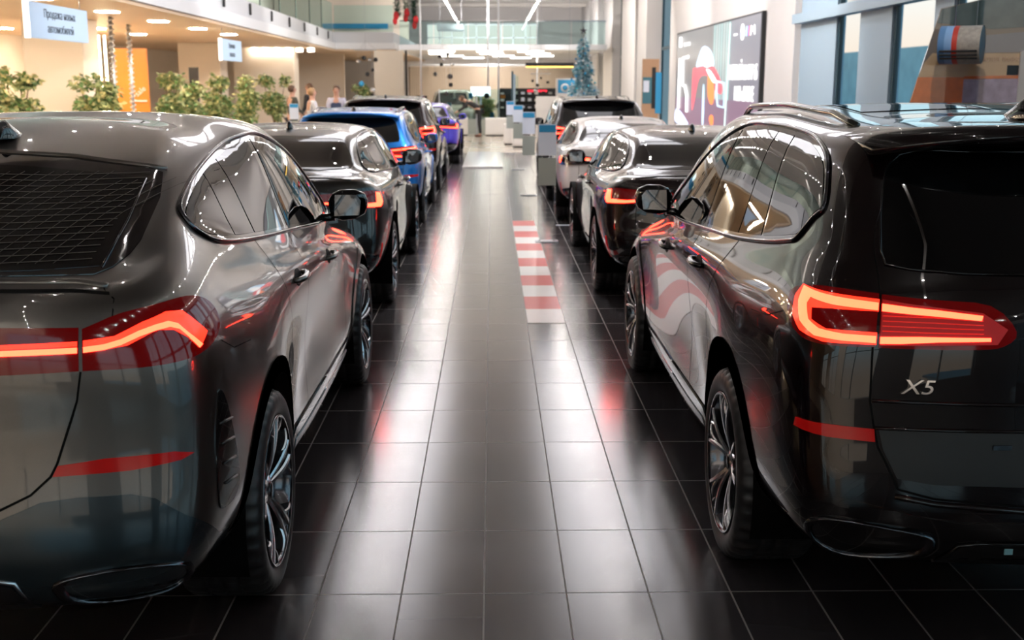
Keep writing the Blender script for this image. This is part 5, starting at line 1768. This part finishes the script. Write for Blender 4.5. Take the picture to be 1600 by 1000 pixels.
# merchandise wall
t = empty('merchandise_wall', (1.65, 48, 0), 0, 'black merchandise wall with shelves of small goods and red lettering strips', 'shelving')
MB().box((-1.35, 0, 0), (1.75, .1, 1.62)).build('panel', M['black'], t)
for z in (.5, .8, 1.08, 1.36):
    MB().box((-1.3, -.25, z), (1.7, 0, z + .02)).build('shelf', M['satin_black'], t)
MB().box((-.2, -.02, 1.47), (.6, 0, 1.55)).build('red_strip', mat('red_lit_strip', (.6, .02, .04), .4, emit=(1, .02, .05), es=.7), t)
for i in range(30):
    x = .42 + (i % 10) * .28; z = (.82, 1.10, 1.38)[i // 10]
    o = MB().box((-.07, -.05, 0), (.07, .05, .06 + .03 * (i * 7 % 4))).build('boxed_goods', M[('white', 'grey', 'steel', 'satin_black', 'paper')[i * 3 % 5]])
    o.location = (x, 47.86, z)
    tag(o, 'small box, %s from the left on the %s shelf of the black merchandise wall' % (ORD[i % 10], ('lowest', 'middle', 'top')[i // 10]), 'box', 'goods on the black merchandise wall')
# poster with a round emblem, back panels
t = empty('poster_panel', (2.95, 45, 0), 0, 'blue and white panel with a round emblem left of the decorated tree', 'poster')
MB().box((-.5, 0, 0), (.5, .06, 2.0)).build('board', M['wall_white'], t)
MB().box((-.42, -.01, 1.45), (.42, 0, 1.95)).build('blue_field', M['header_blue'], t)
MB().lathe([(.001, -.02), (.16, -.02), (.16, 0)], 28, 'y', (-.15, 0, 1.65)).build('round_emblem', M['white'], t)
MB().lathe([(.001, -.03), (.10, -.03), (.10, -.02)], 28, 'y', (-.15, 0, 1.65)).build('emblem_centre', M['header_blue'], t)
MB().box((.12, -.02, 1.50), (.36, 0, 1.75)).build('white_field', M['white'], t)
tag(MB().box((1.5, 40, 0), (3.6, 40.08, 1.38)).build('white_partition', M['white']), 'plain white low partition behind the black SUV on the right', 'partition')
# pendant lamp
t = empty('linear_pendant_lamp', (1.62, 33, 2.25), 0, 'long black pendant lamp with a yellow underside before the decorated tree', 'lamp')
MB().box((-.68, -.08, .035), (.68, .08, .13)).build('housing', M['black'], t)
MB().box((-.66, -.07, 0), (.66, .07, .034)).build('diffuser', mat('yellow_diffuser', (.7, .5, .1), .4, emit=(1, .62, .12), es=1.6), t)
for s in (-1, 1):
    MB().tube([(s * .55, 0, .13), (s * .55, 0, 3.9)], .006, 5).build('cable', M['steel'], t)
# decorated tree
t = empty('christmas_tree', (2.79, 36, 0), 0, 'tall blue and silver decorated Christmas tree by the right-hand piers', 'tree')
H = 3.30
MB().tube([(0, 0, 0), (0, 0, H)], [.06, .01], 8).build('trunk', M['bark'], t)
rng = random.Random(3)
fa, fb = MB(), MB()
for i in range(6500):
    z = .35 + (H - .4) * (1 - (rng.random()) ** .55)
    rr = (.64 * (1 - (z - .35) / (H - .3)) + .04) * (.72 + .28 * math.sin(z * 9)) * rng.uniform(.55, 1.08)
    a = rng.uniform(0, 2 * PI)
    p = Vector((rr * math.cos(a), rr * math.sin(a), z))
    d = Vector((math.cos(a), math.sin(a), rng.uniform(-.7, .2))).normalized()
    u = Vector((-math.sin(a), math.cos(a), rng.uniform(-1, 1))).normalized()
    L = .12
    (fa if i % 2 else fb).add([p - u * .024, p + d * L, p + u * .024], [(0, 1, 2)])
fa.build('needles', mat('teal_needles', (.05, .28, .38), .5), t)
fb.build('tinsel', mat('silver_blue_tinsel', (.75, .90, .96), .3), t)
for i in range(90):
    z = .5 + (H - .75) * i / 90
    rr = .64 * (1 - (z - .35) / (H - .3)) + .05
    a = i * 2.4
    MB().sphere((rr * math.cos(a), rr * math.sin(a), z), .042 - .01 * (i / 90), 6).build('bauble', (M['header_blue'], M['chrome'], M['bauble_cyan'])[i % 3], t)
st = []
for k in range(10):
    r_ = .13 if k % 2 == 0 else .05
    st.append((r_ * math.sin(PI * k / 5), H + .08 + r_ * math.cos(PI * k / 5)))
MB().prism(st, 'y', -.012, .012).build('star', M['dark_chrome'], t)

# hanging ball mobiles
def mobile(x, y, ztop, label, balls, ring=.35):
    t = empty('ball_mobile', (x, y, ztop), 0, label, 'decoration')
    MB().tube([(ring * math.cos(2 * PI * k / 24), ring * math.sin(2 * PI * k / 24), 0) for k in range(24)], .012, 6, True).build('ring', M['steel'], t)
    MB().tube([(0, 0, 0), (0, 0, 5.8 - ztop)], .005, 5).build('cable', M['steel'], t)
    for k in range(3):
        a = 2 * PI * k / 3
        MB().tube([(0, 0, .3), (ring * math.cos(a), ring * math.sin(a), 0)], .004, 4).build('stay', M['steel'], t)
    for bx, bz, r_, m in balls:
        s_ = MB().tube([(bx, 0, 0), (bx, 0, -bz)], .003, 4).build('thread', M['steel'], t)
        MB().sphere((bx, 0, -bz), r_, 8).build('ball', M[m], t)
    return t



mobile(-4.0, 37.5, 2.85, 'mobile of blue and dark mirror balls hanging left over the people', [(-.15, 1.05, .09, 'header_blue'), (-.25, .35, .05, 'chrome'), (-.05, .25, .07, 'black'), (.12, .3, .05, 'chrome'), (.05, .75, .07, 'black'), (.22, .62, .06, 'dark_chrome'), (.20, 1.25, .09, 'chrome'), (.32, .3, .07, 'black'), (.18, 1.42, .07, 'black')])
mobile(-1.55, 37.5, 2.75, 'mobile of silver and dark mirror balls hanging left of centre over the violet car', [(-.25, .65, .07, 'dark_chrome'), (-.1, .1, .06, 'black'), (0, .2, .07, 'chrome'), (.15, .05, .06, 'dark_chrome'), (-.05, .35, .06, 'black'), (.22, .72, .09, 'dark_chrome'), (.24, .98, .07, 'black'), (.1, 1.25, .07, 'dark_chrome'), (.3, .35, .06, 'chrome')])
mobile(1.75, 42.0, 2.15, 'mobile of small dark balls hanging right of centre below the pendant lamp', [(-.3, .25, .05, 'black'), (-.12, .40, .06, 'black'), (0, .15, .04, 'black'), (.25, .3, .05, 'black'), (-.2, .6, .07, 'chrome'), (-.1, .95, .07, 'dark_chrome')])
# red and green hanging garland
t = empty('hanging_garland', (-2.15, 30, 3.9), 0, 'green hanging garland with red bows and stockings at the top of the hall', 'decoration')
rng = random.Random(5)
g = MB()
for (cx, z0, z1) in ((-.22, -.45, .7), (.0, -.55, .7), (.2, -.68, .7)):
    for i in range(1100):
        z = rng.uniform(z0, z1); a = rng.uniform(0, 2 * PI)
        p = Vector((cx + .03 * math.cos(a), .03 * math.sin(a), z)); d = Vector((math.cos(a), math.sin(a), rng.uniform(-.5, .5))).normalized()
        u = Vector((-math.sin(a), math.cos(a), 0))
        g.add([p - u * .016, p + d * .13, p + u * .016], [(0, 1, 2)])
g.build('foliage', mat('fir_green', (.02, .10, .05), .6), t)
red = mat('red_felt', (.62, .015, .02), .6)
for bx, bz in ((-.25, -.42), (.02, -.35), (.24, -.52)):
    MB().sphere((bx, -.06, bz), .085, 8, (.8, .5, 1.3)).sphere((bx - .03, -.06, bz - .13), .06, 8, (1.0, .5, 1.6)).build('red_stocking', red, t)
MB().tube([(0, 0, .7), (0, 0, 1.9)], .008, 5).build('cable', M['steel'], t)

# ------------------------------------------------------------------ video wall on the right
vw = empty('video_wall', (WALL_X - .06, 29.1, 2.2), 0, 'large dark video wall on the white right wall showing a red car', 'screen')
def ZZ(z):
    return z if z > 2.7 else 2.7 - (2.7 - z) * 1.33
def VB(name, y0, y1, z0, z1, m, lift=.0):
    z0, z1 = ZZ(z0), ZZ(z1)
    """Flat patch on the screen; y, z absolute."""
    return MB().box((-.035 - lift, y0 - 29.1, z0 - 2.2), (-.03 - lift + .002, y1 - 29.1, z1 - 2.2)).build(name, m, vw)
MB().box((-.03, 23.68 - 29.1, .66 - 2.2), (.05, 34.5 - 29.1, 3.24 - 2.2)).build('housing', M['black'], vw)
def scr(n, c, es): return mat('screen_' + n, (0.02, .02, .02), .3, emit=c, es=es)
VB('picture_field', 23.75, 26.7, 1.2, 3.2, scr('slate', (.135, .13, .165), .95), .001)
VB('picture_field', 26.7, 34.4, 1.2, 3.2, scr('grey', (.13, .12, .125), .95), .001)
VB('picture_glow', 23.75, 34.4, 1.2, 1.75, scr('plum', (.13, .07, .115), 1.1), .003)
for i in range(7):
    y = 26.75 + i * .3
    VB('picture_curtain', y, y + .2, 1.75, 3.2, scr('teal%d' % i, (.22 + .03 * (i % 3), .34, .34), 1.0), .003)
wl = scr('white', (.95, .93, .90), 1.25); cy = scr('cyan', (.45, .65, .85), 1.1); rd = scr('red', (.75, .07, .10), 1.1); rd2 = scr('orange', (.95, .17, .03), 1.2); bl = scr('blue', (.10, .18, .60), 1.1)
def poly(name, pts, m, lift):
    pp = [(a - 29.1, ZZ(b) - 2.2) for a, b in pts]
    return MB().prism(pp, 'x', -.034 - lift, -.031 - lift).build(name, m, vw)
# car seen from the front
poly('picture_car_roof', smooth_poly([(31.0, 2.33), (30.6, 2.62), (30.1, 2.74), (29.5, 2.70), (28.9, 2.58), (28.7, 2.33)], 4), cy, .006)
poly('picture_car_glass', smooth_poly([(29.95, 2.36), (29.9, 2.62), (29.4, 2.66), (29.0, 2.55), (28.9, 2.36)], 4), wl, .008)
poly('picture_car_body', smooth_poly([(31.6, 2.25), (31.2, 2.34), (29.0, 2.36), (28.2, 2.24), (27.5, 2.0), (27.6, 1.85), (28.4, 1.92), (29.3, 2.16), (30.6, 2.12), (31.3, 1.6), (31.6, 1.55)], 4), rd, .007)
poly('picture_car_side', smooth_poly([(29.3, 2.2), (28.6, 2.1), (28.5, 1.72), (28.9, 1.66), (29.3, 1.85)], 4), rd2, .009)
poly('picture_car_light', smooth_poly([(29.6, 2.30), (29.0, 2.26), (28.2, 2.08), (28.6, 2.05), (29.2, 2.18)], 4), wl, .010)
poly('picture_streak', smooth_poly([(30.0, 1.95), (29.8, 1.95), (29.75, 1.3), (30.0, 1.3)], 3), cy, .009)
poly('picture_dot', smooth_poly([(29.0, 1.38), (28.8, 1.46), (28.5, 1.44), (28.45, 1.32), (28.7, 1.26)], 4), rd2, .009)
poly('picture_flare', smooth_poly([(34.3, 1.48), (33.4, 1.44), (32.4, 1.28), (32.2, 1.2), (34.3, 1.2)], 4), scr('flare', (.55, .65, .95), 1.2), .009)
# neon i5 and frame
def neon(name, pts, w=.05, m=None):
    o = MB().tube([(-.05, a - 29.1, ZZ(b) - 2.2) for a, b in pts], w * .5, 6).build(name, m or wl, vw)
    return o
neon('neon_figure', [(33.75, 1.5), (33.7, 2.56)], .09); neon('neon_figure', [(32.3, 2.57), (33.2, 2.56), (33.15, 2.0), (32.7, 1.98), (32.35, 1.8), (32.3, 1.45)], .09); neon('neon_figure', [(33.6, 2.82), (33.6, 3.1)], .12)
neon('neon_frame', [(28.1, 2.07), (27.2, 2.04), (27.15, 1.62), (27.9, 1.64), (28.1, 1.85), (28.1, 2.07)], .045, cy)
neon('neon_frame', [(27.0, 1.3), (26.75, 3.15)], .03, scr('line', (.5, .7, .65), 1.2))
for i in range(3):
    neon('small_mark', [(32.9 - i * .35, 2.83), (32.9 - i * .35, 2.92)], .06)
def vtext(tx, size, y, z, sx=1.0, m=None):
    o = text_mesh(tx, size, m or wl, vw, 'lettering', .004, (-.046, y - 29.1, z - 2.2), (PI / 2, 0, -PI / 2), sx=sx)
    return o
vtext('НОВЫЙ BMW i5', .46, 25.30, 2.03, .84)
vtext('M60 xDRIVE', .46, 25.10, 1.58, .80)
vtext('BAVARIA', .06, 26.15, 2.87, 1.6)
# round emblem and the striped letter
MB().lathe([(.001, -.050), (.17, -.050), (.17, -.036)], 30, 'x', (0, 25.45 - 29.1, 2.90 - 2.2)).build('round_emblem', wl, vw).scale = (1, 1, 1)
MB().lathe([(.001, -.054), (.12, -.054), (.12, -.050)], 30, 'x', (0, 25.45 - 29.1, 2.90 - 2.2)).build('emblem_centre', bl, vw)
for a0 in (0, PI):
    pts = [(25.45, 2.90)] + [(25.45 + .115 * math.cos(a0 + PI / 2 * k / 8), 2.90 + .115 * math.sin(a0 + PI / 2 * k / 8)) for k in range(9)]
    poly('emblem_quarter', pts, wl, .022)
for k, (m_, y0) in enumerate(((cy, 25.1), (bl, 24.97), (rd, 24.84))):
    poly('stripe_mark', [(y0, 2.80), (y0 - .10, 2.80), (y0 - .14, 3.0), (y0 - .04, 3.0)], m_, .014)
poly('letter_mark', [(24.68, 2.80), (24.60, 2.80), (24.52, 2.92), (24.42, 2.86), (24.32, 2.92), (24.30, 2.80), (24.22, 2.80), (24.24, 3.0), (24.32, 3.0), (24.43, 2.93), (24.55, 3.0), (24.63, 3.0)], wl, .014)

# person-sized poster and figure left of the video wall
t = empty('banner_stand', (5.05, 36.2, 0), 0, 'narrow upright banner in brown, teal and blue left of the video wall', 'banner')
MB().box((-.42, 0, 0), (.10, .04, 2.55)).build('banner_face', mat('tan_banner', (.45, .27, .16), .6), t)
MB().box((-.40, -.01, 1.2), (-.12, 0, 2.0)).build('picture_area', mat('teal_picture', (.05, .17, .22), .5), t)
MB().box((-.38, -.014, 1.55), (-.2, -.010, 1.9)).build('light_area', M['paper'], t)
MB().box((-.12, -.01, 1.05), (.0, 0, 2.3)).build('dark_area', M['black'], t)
MB().box((.0, -.01, .9), (.18, 0, 2.15)).build('blue_area', M['header_blue'], t)

# ------------------------------------------------------------------ tinted display panel at the right, cylinder bag before it
t = empty('tinted_display_panel', (4.9, 12.0, 0), 0, 'leaning tinted glass display panel with orange base at the right edge', 'panel')
def tp(name, pts, m, d=0.0, th=.012):
    return MB().prism([(a - 4.9, b) for a, b in pts], 'y', d, d + th).build(name, m, t)
tp('tinted_glass', [(4.30, 1.62), (4.56, 2.56), (5.0, 2.66), (5.75, 2.80), (5.75, 1.62)], M['panel_dark'], 0)
tp('green_reflection', [(4.525, 2.42), (4.56, 2.555), (5.0, 2.655), (5.75, 2.79), (5.75, 2.40), (5.1, 2.36)], M['panel_green'], -.004, .004)  # reflections in the glass painted as coloured bands
tp('slate_reflection', [(4.80, 2.28), (5.75, 2.36), (5.75, 2.14), (4.80, 2.12)], M['panel_slate'], -.004, .004)
tp('tan_reflection', [(4.42, 2.02), (4.50, 2.12), (5.40, 2.12), (5.40, 1.88), (4.37, 1.87)], M['panel_tan'], -.004, .004)
tp('orange_band', [(4.305, 1.625), (4.365, 1.88), (4.84, 1.88), (4.84, 1.625)], M['panel_orange'], -.006, .006)
tp('orange_band', [(4.84, 1.86), (4.84, 1.89), (5.40, 1.90), (5.40, 1.865)], M['panel_orange'], -.006, .006)
tp('picture_area', [(4.84, 1.625), (4.84, 1.862), (5.40, 1.866), (5.40, 1.625)], M['panel_picture'], -.006, .006)
tp('white_post', [(5.40, 1.0), (5.40, 2.14), (5.50, 2.16), (5.50, 1.0)], M['white'], -.03, .03)
tp('dark_box', [(5.28, 1.90), (5.28, 2.0), (5.40, 2.0), (5.40, 1.90)], M['black'], -.007, .003)
tp('plinth', [(4.25, 0), (4.25, 1.62), (5.75, 1.62), (5.75, 0)], M['blue_steel'], -.02, .3)
text_mesh('РОБОТ АВТОМОЙКА', .055, M['panel_letter'], t, 'lettering', .002, (.22, -.008, 2.055), (PI / 2, 0, 0), sx=-1)  # reversed lettering painted as a reflection in the glass
t = empty('cylinder_bag', (4.66, 11.6, 2.19), -.55, 'striped cylinder bag with blue end hanging before the tinted panel', 'bag')
Rb = .185
cols = [('bag_blue', -.22, -.16), ('bag_light_blue', -.16, -.09), ('bag_red', -.09, -.04), ('bag_check', -.04, .17)]
for nm, a, b in cols:
    MB().lathe([(Rb, a), (Rb, b)], 40, 'x').build('band', M[nm], t)
MB().lathe([(.001, .17), (.15, .172), (Rb, .165)], 40, 'x').build('end_disc', M['bag_end'], t)
MB().lathe([(.001, -.22), (Rb, -.22)], 40, 'x').build('end_disc', M['bag_blue'], t)
for k, z in enumerate((-.06, -.09, -.12, -.15)):
    pass
for k in range(3):
    a = -.35 - k * .22
    MB().tube([(-.20, -Rb * math.cos(a) - .002, Rb * math.sin(a)), (.15, -Rb * math.cos(a) - .002, Rb * math.sin(a))], .010, 6).build('seam_line', M['black'], t)
MB().tube([(-.1, 0, Rb - .005), (-.1, 0, 3.4)], .004, 5).build('hanger', M['steel'], t)
MB().tube([(.1, 0, Rb - .005), (.1, 0, 3.4)], .004, 5).build('hanger', M['steel'], t)

# ------------------------------------------------------------------ the cars
CARS = []
def car(kind, x, y, m, label, sc=(1, 1, 1), name='car', **kw):
    t = empty(name, (x, y, 0), 0, label, 'car')
    {'coupe_suv': car_coupe_suv, 'suv': car_suv, 'sedan': car_sedan}[kind](t, M[m], SHAPES[kind], **kw)
    t.scale = sc
    return t


car('coupe_suv', -1.76, 2.95, 'grey_paint', 'metallic grey coupe SUV nearest the camera on the left', name='coupe_suv')
car('sedan', -1.77, 8.66, 'dark_paint', 'graphite sedan directly ahead of the grey coupe SUV on the left', name='sedan')
car('suv', -1.79, 14.45, 'blue_paint', 'bright blue hatchback third in the left row', (.92, .88, .865), name='hatchback', hero=False)
car('suv', -1.83, 19.4, 'maroon_paint', 'black SUV fourth in the left row beyond the blue hatchback', (.95, .93, .925), name='suv', hero=False)
car('sedan', -1.62, 26.1, 'violet_paint', 'violet blue car at the far end of the left row', (.93, .9, .93), name='compact_car', lamp='slim')
car('suv', 1.87, 3.23, 'black_paint', 'glossy black SUV with roof rails nearest the camera on the right', name='suv', badge='X5')
car('sedan', 1.85, 9.2, 'maroon_paint', 'dark aubergine sedan directly ahead of the black SUV on the right', (1, 1, .97), name='sedan', wheels='star')
car('sedan', 1.80, 14.8, 'white_paint', 'white coupe with dark lamps third in the right row', (1, .93, .925), name='coupe', lamp='dark', two_door=True, tinted=False)
car('suv', 1.84, 19.7, 'black_paint', 'black SUV at the far end of the right row beyond the white coupe', (.95, .95, .92), name='suv', hero=False, chrome=M['chrome'])
car('suv', -1.55, 47.9, 'beige_paint', 'champagne coloured car far away behind the display counters, facing the camera', (.92, .85, .9), name='car', hero=False).rotation_euler = (0, 0, PI)
